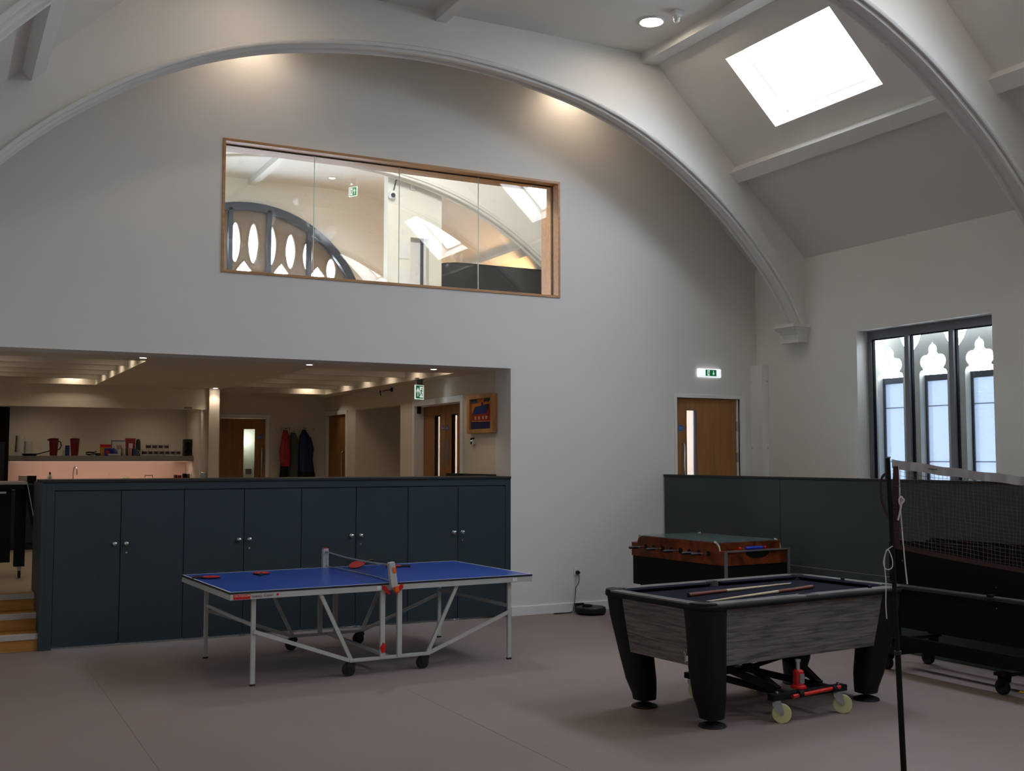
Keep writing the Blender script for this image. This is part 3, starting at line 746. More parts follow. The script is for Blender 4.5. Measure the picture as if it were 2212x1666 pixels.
# legs, stays, wheeled undercarriage
for sx in (-1, 1):
    for sy in (-1, 1):
        lg = MB().box(sx*1.165 - .018, sx*1.165 + .018, sy*.70 - .012, sy*.70 + .012, .012, TZ - .05).build('leg', TTGREY, tt, bev=.003)
        MB().box(sx*1.165 - .02, sx*1.165 + .02, sy*.70 - .014, sy*.70 + .014, 0, .014).build('rubber_foot', RUBBER, lg)
        MB().lathe([(0, -.004), (.009, -.004), (.009, .004), (0, .004)], 10, (sx*1.165, sy*.712, TZ - .062), 'y', cap=False).build('bolt', BLACK, lg)
        MB().bar((sx*.345, sy*.725, .125), (sx*.625, sy*.735, TZ - .055), .018, .03, up=(1,0,0)).build('stay', TTGREY, tt)
        MB().bar((sx*.35, sy*.725, .125), (sx*1.165, sy*.72, .425), .018, .03, up=(0,0,1)).build('stay', TTGREY, tt)
        MB().box(sx*.077 - .021, sx*.077 + .021, sy*.735 - .015, sy*.735 + .015, .12, TZ - .02).build('upright', TTGREY, tt, bev=.003)
        lk = MB().prism([(sx*.068, TZ - .018), (sx*.095, TZ - .015), (sx*.095, TZ - .045), (sx*.035, TZ - .1), (sx*.02, TZ - .085)], sy*.772 - .006, sy*.772 + .006).build('lock_lever', RED, tt, bev=.003)
        # castor
        ct = thing('castor', None, None, (sx*.335, sy*.715, 0)); ct.parent = tt
        o = MB().lathe([(.018, -.014), (.048, -.016), (.055, -.012), (.055, .012), (.048, .016), (.018, .014)], 24, (-.03, 0, .055), 'y').build('wheel', RUBBER, ct, smooth=True)
        MB().lathe([(0, -.018), (.014, -.018), (.014, .018), (0, .018)], 12, (-.03, 0, .055), 'y', cap=False).build('hub', GREY, ct)
        MB().prism([(-.045, .045), (-.015, .04), (.028, .095), (.02, .115), (-.03, .118), (-.055, .1)], -.021, -.017).prism([(-.045, .045), (-.015, .04), (.028, .095), (.02, .115), (-.03, .118), (-.055, .1)], .017, .021).prism([(.028, .09), (.02, .118), (-.03, .118), (-.055, .1), (-.05, .108)], -.02, .02).build('fork', BLACK, ct)
        MB().box(sx*1.02 - .018, sx*1.02 + .018, sy*.762 - .003, sy*.762 + .003, TZ - .055, TZ - .025) if False else None
for sy in (-1, 1):
    MB().box(-.365, .365, sy*.725 - .015, sy*.725 + .015, .112, .14).build('base_rail', TTGREY, tt, bev=.003)
    if sy < 0: MB().prism([(-.085, .17), (-.06, .175), (-.055, .24), (-.075, .255), (-.1, .21)], -.762, -.742).build('lock_lever', RED, tt)
for x in (-1.165, 1.165): MB().bar((x, -.69, .47), (x, .69, .47), .014, .028).build('cross_bar', TTGREY, tt)
MB().bar((0, -.72, .125), (0, .72, .125), .035, .022).build('cross_bar', TTGREY, tt)
for sx in (-1, 1): MB().bar((sx*.9, -.72, TZ - .04), (sx*.9, .72, TZ - .04), .014, .03).build('cross_bar', TTGREY, tt)
# print along the near apron
yp = -LY - .0006
put('print', text_mesh('OUTDOOR', .026, .0004), WHITE, MB().box(-1.345, -1.21, yp - .0005, yp + .0005, TZ - .058, TZ - .02).build('printed_block', RED, tt), (-1.336, yp - .0011, TZ - .038), (R(90), 0, 0)).scale = (.92, .72, 1)
DRED = M('dark_red_print', S(120,30,36), .5)
put('print', text_mesh('nuevo', .034, .0004), DRED, tt, (-1.203, yp - .0006, TZ - .05), (R(90), 0, 0))
put('print', text_mesh('Cuper', .03, .0004, shear=.35), DRED, tt, (-1.105, yp - .0006, TZ - .046), (R(90), 0, 0))
MB().lathe([(0, -.0005), (.011, -.0005), (.011, .0005), (0, .0005)], 6, (-.99, yp, TZ - .036), 'y', cap=False).build('heart_print', RED, tt)
for x in (-.115, 1.19): MB().box(x - .022, x + .022, yp - .0006, yp + .0004, TZ - .052, TZ - .024).build('label', WHITE, tt)
# net: posts, cords, mesh
for sy in (-1, 1):
    ps = thing('net_post', None, None, (-.005, sy*.80, TZ)); ps.parent = tt
    if sy < 0: ps.rotation_euler = (0, R(-8), 0)
    MB().loft([[(-w_, -.022, z), (w_*.7, -.022, z), (w_, -.012, z), (w_, .012, z), (w_*.7, .022, z), (-w_, .022, z)] for w_, z in ((.03, -.03), (.03, .12), (.027, .17), (.024, .176))]).build('post_body', TTGREY, ps)
    MB().box(-.004, .026, -.028, -.02, .085, .135).build('button', ORANGE, ps, bev=.003) if sy < 0 else MB().box(-.024, .024, -.02, .02, .176, .181).build('cap', RED, ps)
    MB().box(-.004, .034, -.026, .018, -.075, -.02).build('clamp', ORANGE, ps, bev=.006)
NETM = M('dark_net', S(20,24,30), .8)
CORD = M('grey_net_cord', S(150,152,156), .7)
def sag(t, s): return s * 4 * t * (1 - t)
nt_ = thing('net', None, None, (0, 0, TZ)); nt_.parent = tt
def nettop(t): return (-.005 - sag(t, .012), -.78 + 1.56 * t, .148 - sag(t, .016))
def netbot(t): return (-.005 + sag(t, .05), -.78 + 1.56 * t, .012 + sag(t, -.006))
MB().tube([nettop(i / 24) for i in range(25)], .008, 6).build('top_tape', CORD, nt_, smooth=True)
MB().tube([netbot(i / 24) for i in range(25)], .006, 6).build('bottom_tape', CORD, nt_, smooth=True)
m = MB(); L = lambda a, b, t: tuple(p + (q - p) * t for p, q in zip(a, b))
for i in range(0, 79):
    m.tube([nettop(i / 78), netbot(i / 78)], .0009, 3, cap=False)
for j in range(1, 8): m.tube([L(nettop(i / 20), netbot(i / 20), j / 8) for i in range(21)], .0009, 3, cap=False)
o = m.build('net_mesh', NETM, nt_); o['kind'] = 'stuff'
for t in (0, 1): MB().tube([L(nettop(t), netbot(t), 0), L(nettop(t), netbot(t), 1)], .004, 6).build('end_cord', CORD, nt_)

# bats
BATR = M('red_rubber', S(206,44,30), .55); BATH = wood('bat_handle', S(38,32,28), S(70,58,46), (3,9,9), 4)
def bat(loc, rz, label, tilt=(0, 0), up=True):
    t = thing('table_tennis_bat', label, 'bat', loc, rz)
    t.rotation_euler = (tilt[0], tilt[1], rz)
    pr = lambda k: [(.15 + .079*k * math.cos(R(a)) if True else 0, .075*k * math.sin(R(a))) for a in range(-150, 151, 15)] + [(.066, .016), (.066, -.016)]
    MB().prism(pr(1), .006, .012, 'z').build('blade', BLACK, t)
    MB().prism(pr(.98), .012, .0145, 'z').build('rubber_face', BATR, t)
    MB().prism(pr(.98), .0035, .006, 'z').build('rubber_face', BLACK, t)
    MB().prism([(-.01, -.017), (.03, -.013), (.085, -.012), (.085, .012), (.03, .013), (-.01, .017)], 0, .022, 'z').build('handle', BATH, t, bev=.005)
    return t
tz = TZ + .001
bat((2.01, 9.845, tz), R(-16), 'red table tennis bat lying at the far left end, dark handle outwards')
bat((2.585, 9.80, tz), R(72), 'red table tennis bat lying in mid table with its handle towards the near edge')
bat((3.72, 10.02, tz + .062), R(165), 'red table tennis bat propped at a tilt behind the sagging net', (R(-18), R(14)))
bat((4.06, 9.93, tz), R(150), 'red table tennis bat lying flat behind the near net post')
# ================================================================== POOL TABLE
GWOOD = wood('weathered_grey_wood', S(74,70,66), S(132,126,119), (1.0,16,16), 3.6, .6, 10, .25, (.34,.72))
GWOODX = wood('weathered_grey_wood_end', S(74,70,66), S(132,126,119), (16,1.0,16), 3.6, .6, 10, .25, (.34,.72))
CLOTH = M('navy_cloth', S(24,25,40), .95, var=.08, scale=60, spec=.1)
LEGB = M('black_leg_laminate', S(12,12,13), .6, var=.08, spec=.3)
PKT = M('pocket_liner', S(70,70,72), .5)
pt = thing('pool_table', 'pool table with weathered grey wood sides and tapered black legs', 'pool table', (5.38, 6.455, 0), R(5.1))
L2, W2, PZ = 1.02, .55, .84
BX, BY = L2 - .055, W2 - .055
BX, BY, TI = L2 - .035, W2 - .035, .055            # the box leans inwards towards its foot
for s in (-1, 1):
    MB().loft([[(x, s*y, z), (-x, s*y, z), (-x, s*(y - .03), z), (x, s*(y - .03), z)] for x, y, z in ((BX - .1 - TI, BY - TI, .41), (BX - .1, BY, PZ - .05))]).build('side_panel', GWOOD, pt)
    MB().loft([[(s*x, y, z), (s*x, -y, z), (s*(x - .03), -y, z), (s*(x - .03), y, z)] for x, y, z in ((BX - TI, BY - .08 - TI, .41), (BX, BY - .08, PZ - .05))]).build('end_panel', GWOODX, pt)
MB().box(-BX + .09, BX - .09, -BY + .09, BY - .09, .415, .44).build('bottom_board', BLACKM, pt)
MB().box(-L2 + .1, L2 - .1, -W2 + .1, W2 - .1, PZ - .075, PZ - .035).build('playing_bed', CLOTH, pt)
# rails, caps, cushions, pockets
for s in (-1, 1):
    for a, c in ((-L2 + .13, -.06), (.06, L2 - .13)):
        MB().box(a, c, s*(W2 - .045) - .045, s*(W2 - .045) + .045, PZ - .02, PZ).build('top_rail', GWOOD, pt, bev=.004)
        y = s * (W2 - .09)
        MB().prism([(y, PZ - .004), (y, PZ - .036), (y - s*.035, PZ - .03), (y - s*.05, PZ - .012)], a + .0, c, 'x').build('cushion', CLOTH, pt)
    MB().box(s*(L2 - .045) - .045, s*(L2 - .045) + .045, -W2 + .13, W2 - .13, PZ - .02, PZ).build('top_rail', GWOODX, pt, bev=.004)
    x = s * (L2 - .09)
    MB().prism([(x, PZ - .004), (x, PZ - .036), (x - s*.035, PZ - .03), (x - s*.05, PZ - .012)], -W2 + .13, W2 - .13, 'y').build('cushion', CLOTH, pt)
    MB().box(-.06, .06, s*(W2 - .03) - .03, s*(W2 - .03) + .03, PZ - .03, PZ + .001).build('middle_pocket_cap', PKT, pt, bev=.006)
    MB().lathe([(.05, PZ - .07), (.05, PZ - .002), (.043, PZ - .002), (.043, PZ - .07)], 20, (0, s*(W2 - .085), 0), cap=False).build('pocket', PKT, pt, smooth=True)
def rrect(L_, W_, r, n=6):
    return [(sx*(L_ - r) + r*math.cos(a0 + t*math.pi/2/n), sy*(W_ - r) + r*math.sin(a0 + t*math.pi/2/n)) for sx, sy, a0 in ((1,1,0),(-1,1,math.pi/2),(-1,-1,math.pi),(1,-1,1.5*math.pi)) for t in range(n+1)]
band = MB(); o_ = [rrect(L2 + d, W2 + d, .12 + d) for d in (0, .006, .006, 0, -.03)]
zz = (PZ - .012, PZ - .02, PZ - .036, PZ - .046, PZ - .05)
band.loft([[(*p, z) for p in ring] for ring, z in zip(o_, zz)], cap=False).build('edge_band', LEGB, pt, smooth=True)
for sx in (-1, 1):
    for sy in (-1, 1):
        # corner cap
        P = [(L2 - .12 + .122*math.cos(R(a)), W2 - .12 + .122*math.sin(R(a))) for a in range(0, 91, 10)] + [(L2 - .13, W2), (L2 - .13, W2 - .06), (L2 - .06, W2 - .13), (L2, W2 - .13)]
        P = P[:-4] + [(L2 - .13, W2 + .002), (L2 - .13, W2 - .09), (L2 - .09, W2 - .13), (L2 + .002, W2 - .13)]
        MB().prism([(sx*a, sy*c) for a, c in P], PZ - .022, PZ + .002, 'z').build('corner_cap', LEGB, pt, bev=.006)
        MB().lathe([(.052, PZ - .07), (.052, PZ + .003), (.045, PZ + .003), (.045, PZ - .07)], 20, (sx*(L2 - .105), sy*(W2 - .105), 0), cap=False).build('pocket', PKT, pt, smooth=True)
        # tapered leg, wraps the corner then narrows to the foot
        rings = []
        for z, ox, oy, wx, wy, rr in ((PZ - .05, .0, .0, .27, .25, .10), (.66, .018, .01, .25, .235, .09), (.40, .068, .056, .23, .215, .075), (.20, .115, .085, .20, .19, .065), (.10, .155, .105, .165, .16, .06), (.055, .165, .112, .15, .15, .055), (.05, .18, .125, .12, .12, .045)):
            xo, yo = L2 - .012 - ox, W2 - .012 - oy; cx, cy_ = xo - wx/2, yo - wy/2
            rings.append([(sx*(cx + p), sy*(cy_ + q), z) for p, q in rrect(wx/2, wy/2, rr, 4)])
        lg = MB().loft(rings).build('leg', LEGB, pt, smooth=True)
        fx, fy = sx*(L2 - .012 - .18 - .06), sy*(W2 - .012 - .125 - .06)
        MB().lathe([(0, 0), (.092, 0), (.096, .004), (.09, .014), (.05, .028), (.02, .034), (.02, .06), (0, .06)], 28, (fx, fy, 0), cap=False).build('foot', LEGB, lg, smooth=True)
# screw heads on the side and the key tag on the end
for x in (-.76, -.70, -.6): MB().lathe([(0, -.002), (.006, -.002), (.006, .002), (0, .002)], 8, (x, -BY + .003, .755), 'y', cap=False).build('screw', CHROME, pt)
kt = thing('key', 'silver key with a tag hanging from the lock of the pool table end', 'key', (4.40, 6.21, .47), R(5.1)); kt.location = pt.matrix_basis @ Vector((-BX + TI - .018, -.30, .47))
MB().tube([(0, .014*math.cos(R(a)), .03 + .014*math.sin(R(a))) for a in range(0, 361, 30)], .002, 6).build('ring', CHROME, kt)
MB().box(-.001, .001, -.004, .008, -.04, .018).build('blade', CHROME, kt); MB().box(-.0015, .0015, -.022, -.008, -.03, .005).build('tag', WHITE, kt)
# cues and chalks
CUEL = wood('ash_shaft', S(176,156,120), S(206,188,152), (1,14,14), 4, .4); CUEB = wood('mahogany_butt', S(88,36,24), S(126,58,36), (1,14,14), 4, .35)
def cue(butt, tip, label):
    a, b = Vector(butt), Vector(tip); d = b - a
    t = thing('pool_cue', label, 'cue', a); q = d.to_track_quat('X', 'Z'); t.rotation_mode = 'QUATERNION'; t.rotation_quaternion = q
    n = d.length
    MB().tube([(0,0,0), (n*.34,0,0)], [.0145, .0115], 10).build('butt', CUEB, t, smooth=True)
    MB().tube([(n*.34,0,0), (n*.985,0,0)], [.0115, .006], 10).build('shaft', CUEL, t, smooth=True)
    MB().tube([(n*.985,0,0), (n*.995,0,0), (n,0,0)], [.0058, .0058, .005], 10).build('tip', BLUE, t)
    MB().tube([(-.006,0,0), (0,0,0)], .0135, 10).build('bumper', RUBBER, t)
pm = pt.matrix_basis
cue(pm @ Vector((-.62, .03, PZ - .02)), pm @ Vector((.60, .21, PZ - .029)), 'pool cue on the cloth further from the edge, mahogany butt towards the table end')
cue(pm @ Vector((.50, -.09, PZ - .02)), pm @ Vector((-.755, -.27, PZ - .029)), 'pool cue lying nearer the corner pocket, pale shaft and tip towards the table end')
CHK = M('dark_chalk', S(26,30,40), .9)
for (x, y, lb) in ((.92, -.02, 'small dark chalk cube on the end rail of the pool table'), (.66, -.495, 'small dark chalk cube on the long rail of the pool table')):
    p = pm @ Vector((x, y, PZ)); t = thing('chalk', lb, 'chalk', p)
    MB().box(-.011, .011, -.011, .011, 0, .017).build('block', CHK, t, bev=.002); MB().lathe([(0, .0171), (.008, .0171), (.007, .0175), (0, .0172)], 10, cap=False).build('hollow', BLUE, t)

# lifting trolley under the pool table
WHEEL = M('cream_nylon', S(208,208,150), .4); STEEL = M('zinc_plate', S(176,178,184), .35, metal=.8)
lt = thing('lifting_trolley', 'black scissor lifting trolley with cream wheels and a red jack under the pool table', 'trolley', (5.37, 6.37, 0), R(3))
WP = [(-.29, -.44), (.29, -.44), (-.29, .44), (.29, .44)]
for i, (x, y) in enumerate(WP):
    cs = thing('castor', None, None, (x, y, 0), R(-45 if i < 2 else -70)); cs.parent = lt
    MB().lathe([(.018, -.014), (.05, -.016), (.064, -.014), (.064, .014), (.05, .016), (.018, .014)], 28, (.03, 0, .064), 'y').build('wheel', WHEEL, cs, smooth=True)
    f = [(.02, .055), (.04, .052), (.044, .075), (.03, .135), (-.03, .135), (-.03, .115)]
    MB().prism(f, -.026, -.022).prism(f, .022, .026).box(-.03, .03, -.026, .026, .132, .138).lathe([(0, .138), (.027, .138), (.027, .15), (0, .15)], 16, cap=False).build('fork', STEEL, cs)
    MB().lathe([(0, -.03), (.01, -.03), (.01, .03), (0, .03)], 10, (.03, 0, .064), 'y', cap=False).build('axle', CHROME, cs)
for y in (-.44, .44):
    MB().box(-.35, .35, y - .03, y + .03, .152, .195).build('cross_member', BLACKM, lt, bev=.003)
    for x in (-.29, .29): MB().lathe([(0, .195), (.012, .195), (.012, .21), (0, .212)], 8, (x, y, 0), cap=False).build('bolt', CHROME, lt)
for x in (-.2, .2): MB().box(x - .025, x + .025, -.44, .44, .16, .2).build('long_member', BLACKM, lt, bev=.003)
for x in (-.2, .2):
    MB().bar((x, -.36, .2), (x, .12, .385), .03, .045, up=(1,0,0)).build('scissor_arm', BLACKM, lt)
    MB().bar((x + .03, .36, .2), (x + .03, -.12, .385), .03, .045, up=(1,0,0)).build('scissor_arm', BLACKM, lt)
MB().bar((-.24, -.36, .21), (-.55, -.1, .37), .03, .05).build('brace', BLACKM, lt); MB().bar((.24, -.3, .21), (.08, -.2, .40), .12, .03).build('brace', BLACKM, lt)
MB().box(-.6, .35, -.2, -.14, .375, .41).box(-.6, .35, .14, .2, .375, .41).build('lift_beam', BLACKM, lt)
MB().lathe([(0, .2), (.055, .2), (.055, .215), (.036, .225), (.036, .315), (.028, .325), (0, .325)], 20, (-.05, -.40, 0), cap=False).build('bottle_jack', RED, lt, smooth=True)
MB().box(-.07, -.03, -.439, -.434, .235, .30).build('jack_label', GREY, lt)
MB().lathe([(0, .325), (.014, .325), (.014, .375), (.02, .378), (.02, .398), (0, .398)], 14, (-.05, -.40, 0), cap=False).build('jack_ram', CHROME, lt)
MB().tube([(-.19, -.487, .172), (.26, -.487, .19)], .013, 10).build('jack_handle', RED, lt, smooth=True)
for x in (-.12, .2): MB().lathe([(.012, -.018), (.024, -.018), (.024, .018), (.012, .018)], 12, (x, -.487, .182), 'x').build('handle_clip', BLACKM, lt)

# ================================================================== TABLE FOOTBALL
BURL = wood('walnut_burl', S(70,30,12), S(140,66,26), (1,1,1), 7, .35, 6, .05, (.32,.66))
TGL = M('teal_table_glass', S(112,132,130), .1, var=.06); TGL.node_tree.nodes['Principled BSDF'].inputs['Alpha'].default_value = .55  # even teal-grey tint, partly clear
FGREY = M('aluminium_trim', S(150,152,158), .35, metal=.6)
ft = thing('football_table', 'table football game with burl wood sides, black base and glass top', 'football table', (7.13, 9.31, 0), R(4))
LY2, WX2 = .735, .415
def sidep():
    P = [(-LY2, .75), (LY2, .75), (LY2, .885)]
    P += [(LY2 - .10 + .0, .885)] + [(LY2 - .10 - .075*(1 - math.cos(R(a))) , .885 + .08*math.sin(R(a))) for a in (20, 45, 70, 90)]
    P += [(-p, q) for p, q in P[:2:-1]] + [(-LY2, .885)]
    return P
for s in (-1, 1):
    sd = MB().prism(sidep(), s*WX2 - (.025 if s > 0 else 0), s*WX2 + (.025 if s < 0 else 0), 'x').build('side_panel', BURL, ft)
    m = MB()
    for yy in (-1, 1):
        Q = [(-.10, .885)] + [(-.10 - .075*(1 - math.cos(R(a))), .885 + .08*math.sin(R(a))) for a in (20, 45, 70, 90)]
        for (a, b), (c, d) in zip(Q, Q[1:]): m.bar((s*(WX2 - .0125), yy*(LY2 + a), b), (s*(WX2 - .0125), yy*(LY2 + c), d), .03, .006, up=(1,0,0))
    m.build('cove_trim', WHITE, sd)
    for yy in (-.62, -.58, .62, .58):
        for z in (.775, .81): MB().lathe([(0, -.002), (.005, -.002), (.005, .002), (0, .002)], 8, (s*(WX2 + .001), yy, z), 'x', cap=False).build('screw', CHROME, sd)
for s in (-1, 1):
    e = s * LY2
    ep = MB().box(-WX2 + .025, WX2 - .025, min(e, e - s*.025), max(e, e - s*.025), .75, .88).build('end_panel', BURL, ft)
    MB().prism([(.15, .878)] + [(.15*math.cos(R(a)), .862 - .05*math.sin(R(a))) for a in range(0, 181, 15)] + [(-.15, .878)], e + s*.003 - .002, e + s*.003 + .002).build('ball_return', BLACKM, ep)
    MB().box(-WX2, WX2, e - .02, e + .004, .88, .893).build('end_trim', FGREY, ft)
    if s < 0:
        for sx in (-1, 1): MB().box(sx*WX2 - .014, sx*WX2 + .014, e - .012, e + .005, .45, .893).build('corner_trim', FGREY, ft)
    MB().box(-WX2 + .025, WX2 - .025, e - s*.10 - .012, e - s*.10 + .012, .88, .962).build('end_board', BURL, ft)
    MB().box(-WX2 + .025, WX2 - .025, min(e - s*.1, e - s*.02), max(e - s*.1, e - s*.02), .875, .888).build('end_shelf', BURL, ft)
MB().box(-WX2 + .02, WX2 - .02, -LY2 + .1, LY2 - .1, .80, .81).build('pitch', M('green_pitch', S(40,70,60), .6), ft)
MB().box(-WX2 + .01, WX2 - .01, -LY2 + .11, LY2 - .11, .964, .971).build('glass_top', TGL, ft)
MB().box(-WX2 + .008, WX2 - .008, -LY2 + .012, LY2 - .012, .45, .75).build('base_box', BLACKM, ft)
for sx in (-1, 1):
    for sy in (-1, 1):
        lg = MB().box(sx*.32 - .05, sx*.32 + .05, sy*.6 - .05, sy*.6 + .05, .02, .5).build('leg', BLACKM, ft, bev=.004)
        MB().lathe([(0, 0), (.05, 0), (.05, .015), (.02, .03), (0, .03)], 16, (sx*.32, sy*.6, 0), cap=False).build('foot', RUBBER, lg)
for i in range(8):
    y = -.49 + .14 * i
    s = -1 if i in (0, 1, 3, 5) else 1
    if i in (3, 5, 7): s = -1
    rd = MB().cyl((-.52 if s < 0 else -.44, y, .855), (.44 if s < 0 else .52, y, .855), .008, 10).build('rod', CHROME, ft)
    MB().lathe([(.008, 0), (.014, .01), (.015, .05), (.013, .09), (.016, .115), (.008, .12)], 12, (s*.52 - (.12 if s < 0 else 0), y, .855), 'x').build('handle', BLACK, rd, smooth=True)
    for q in (-1, 1): MB().lathe([(0, -.006), (.026, -.006), (.026, .006), (0, .006)], 14, (q*(WX2 + .004), y, .855), 'x', cap=False).build('bushing', BLACKM, rd)
    for k in range(3):
        MB().box(-.012 + (k - 1)*.22, .012 + (k - 1)*.22, y - .012, y + .012, .815, .90).build('player', (RED if s < 0 else BLUE), rd)
sc_ = thing('score_counter', None, None, (0, -LY2 + .055, .905)); sc_.parent = ft
MB().cyl((-.19, 0, 0), (.15, 0, 0), .004, 8).build('score_rod', CHROME, sc_)
BBL = M('blue_beads', S(30,60,190), .35)
for k in range(10): MB().lathe([(.004, -.011), (.014, -.011), (.016, 0), (.014, .011), (.004, .011)], 10, (-.09 + k*.0225, 0, 0), 'x').build('bead', BBL, sc_)
for x in (-.185, .148): MB().lathe([(0, -.014), (.016, -.012), (.016, .012), (0, .014)], 12, (x, 0, 0), 'x', cap=False).build('red_end', RED, sc_)

# ================================================================== FOLDED GAMES TABLE (right)
DKG = M('charcoal_board', S(15,15,16), .8, var=.08, spec=.2); DKT = M('charcoal_tube', S(44,46,48), .4)
fg = thing('folded_table', 'black folded table on castors standing upright behind the badminton net', 'folded table', (7.36, 5.75, 0))
MB().box(-.14, -.11, -1.2, 1.13, .37, 1.10).build('board', DKG, fg, bev=.004)
MB().box(.30, .33, -1.2, 1.13, .37, 1.10).build('board', DKG, fg, bev=.004)
for y in (-1.18, 1.12):
    MB().box(-.16, -.10, y - .03, y + .03, .15, 1.08).build('upright', BLACKM, fg); MB().box(.28, .34, y - .03, y + .03, .15, 1.08).build('upright', BLACKM, fg)
    MB().box(-.2, .38, y - .05, y + .05, .14, .2).build('base_rail', BLACKM, fg, bev=.004)
    MB().box(-.2, .38, y - .03, y + .03, .25, .28).build('base_rail', BLACKM, fg, bev=.004)
MB().box(-.16, -.10, -1.15, 1.1, .2, .30).build('long_rail', BLACKM, fg, bev=.004); MB().box(.05, .12, -1.15, 1.1, .15, .25).build('long_rail', BLACKM, fg)
MB().tube([(-.2, 1.1, .72), (-.2, -1.15, .72)], .022, 12).build('hand_rail', DKT, fg, smooth=True)
for y in (1.08, .1, -.9): MB().box(-.22, -.14, y - .03, y + .03, .69, .75).build('rail_bracket', BLACKM, fg, bev=.004)
for (y, z) in ((1.02, 1.03), (1.02, .93), (.1, .80), (.1, .64), (1.08, .66)): MB().lathe([(0, -.003), (.007, -.003), (.007, .003), (0, .003)], 8, (-.142, y, z), 'x', cap=False).build('bolt', CHROME, fg)
for y in (-1.18, 1.2, .05):
    for x in (-.14, .35):
        cs = thing('castor', None, None, (x, y, 0)); cs.parent = fg
        MB().lathe([(.015, -.02), (.05, -.022), (.058, -.016), (.058, .016), (.05, .022), (.015, .02)], 22, (0, .02, .058), 'x').build('wheel', RUBBER, cs, smooth=True)
        MB().prism([(-.03, .1), (.03, .05), (.04, .06), (.035, .15), (-.035, .15)], -.034, -.026, 'x').prism([(-.03, .1), (.03, .05), (.04, .06), (.035, .15), (-.035, .15)], .026, .034, 'x').box(-.034, .034, -.035, .035, .125, .15).build('fork', BLACKM, cs)
MB().box(-.2, .38, .0, .1, .145, .17).build('base_rail', BLACKM, fg)

# ================================================================== BADMINTON NET
bn = thing('badminton_net', 'portable badminton net with white top tape on a thin black pole', 'net', (0, 0, 0))
NA, NB = Vector((4.04, 3.84, 0)), Vector((6.6, 2.36, 0))
TAPE = M('white_tape', S(166,162,163), .85, var=.1, scale=14, bump=.5, bscale=30); MAR = M('maroon_binding', S(58,30,28), .85); ROPE = M('white_rope', S(206,200,194), .9)
TWINE = M('brown_twine', S(92,70,64), .9); POLE = M('black_pole', S(10,10,11), .6, spec=.2)
dirn = (NB - NA).normalized(); side = Vector((-dirn.y, dirn.x, 0))
def nt_top(t): p = NA + (NB - NA) * t; return Vector((p.x, p.y, 1.77 - .18 * t + .03 * t * t - sag(t, .07) ))
def nt_bot(t): p = NA + (NB - NA) * t; return Vector((p.x, p.y, 1.37 - sag(t, .19) - .02 * t + .012 * math.sin(9 * t)))
# near pole with a slight lean and its foot
for e, sgn in ((NA, 1), (NB, -1)):
    top = Vector((e.x, e.y, 1.785)) - dirn * sgn * .02; bot = Vector((e.x, e.y, .03)) + dirn * sgn * .03 - side * .0
    mid = top.lerp(bot, .52)
    pl = MB().tube([mid, bot], .0135, 12).build('pole', POLE, bn, smooth=True)
    MB().tube([top, mid], .0105, 12).build('pole_section', POLE, pl, smooth=True)
    MB().tube([mid + Vector((0,0,.006)), mid - Vector((0,0,.012))], .017, 12).build('collar', BLACK, pl)
    MB().tube([top + Vector((0,0,.006)), top], .014, 10).build('pole_cap', GREY, pl)
    MB().bar(bot - side * .45 + Vector((0,0,-.012)), bot + side * .45 + Vector((0,0,-.012)), .035, .03).build('foot', BLACK, bn)
def ribbon(mb, pts, up, wdt, th):
    rings = []
    for i, p in enumerate(pts):
        u = up[i] if isinstance(up, list) else up
        rings.append([p - u*wdt/2 - side*th/2, p + u*wdt/2 - side*th/2, p + u*wdt/2 + side*th/2, p - u*wdt/2 + side*th/2])
    return mb.loft(rings)
Z = Vector((0, 0, 1)); N = 60
NT = 180; tp = [nt_top(i / NT) + side * (.005 * math.sin(i * .9) + .003 * math.sin(i * 2.1)) - Z * (.012 + .002 * math.sin(i * .57)) for i in range(NT + 1)]
rb = ribbon(MB(), tp, [Z + side * .16 * math.sin(i * .8) * min(1, i / 24) for i in range(NT + 1)], .042, .006).build('top_tape', TAPE, bn, smooth=True)
lp = nt_top(.055) - Z * .016
for (tx, sz, dz) in (('Andock', .014, 0), ('net', .008, -.012)):
    o = put('print', text_mesh(tx, sz, .0003, shear=.25), BLACKM, rb, lp - side * .0095 + Z * dz + dirn * (.0 if dz == 0 else .025), (R(90), 0, math.atan2(dirn.y, dirn.x)))
    o.rotation_euler = (R(90), R(4), math.atan2(dirn.y, dirn.x))
ribbon(MB(), [nt_bot(i / N) for i in range(N + 1)], Z, .022, .004).build('bottom_binding', MAR, bn)
ribbon(MB(), [NA + dirn * .012 + Z * z for z in (1.37, 1.5, 1.62)] + [NA + dirn * .02 + Z * 1.745], dirn, .03, .004).build('end_binding', MAR, bn)
MB().tube(catmull([NA - dirn*.01 + Z*1.72, NA - dirn*.05 + Z*1.69, NA - dirn*.055 + Z*1.6, NA - dirn*.03 + Z*1.52, NA - dirn*.0 + Z*1.48], 4), .007, 6).build('side_strap', MAR, bn)
m = MB(); NV = 150
for i in range(1, NV):
    t = i / NV; a, b = nt_top(t) - Z*.03, nt_bot(t); wv = lambda s, k=i: side * (.006 * math.sin(k * .7 + s * 7)) + dirn * (.005 * math.sin(k * 1.3 + s * 6))
    m.tube([a.lerp(b, s / 5) + wv(s / 5) * (0 if s in (0, 5) else 1) for s in range(6)], .001, 3, cap=False)
for j in range(1, 22):
    m.tube([(nt_top(i / N) - Z*.03).lerp(nt_bot(i / N), j / 22) + Z * .003 * math.sin(i * 1.1 + j) + side * .006 * math.sin(i * .8 + j) for i in range(N + 1)], .001, 3, cap=False)
o = m.build('net_mesh', TWINE, bn); o['kind'] = 'stuff'
q = NA + dirn * .03
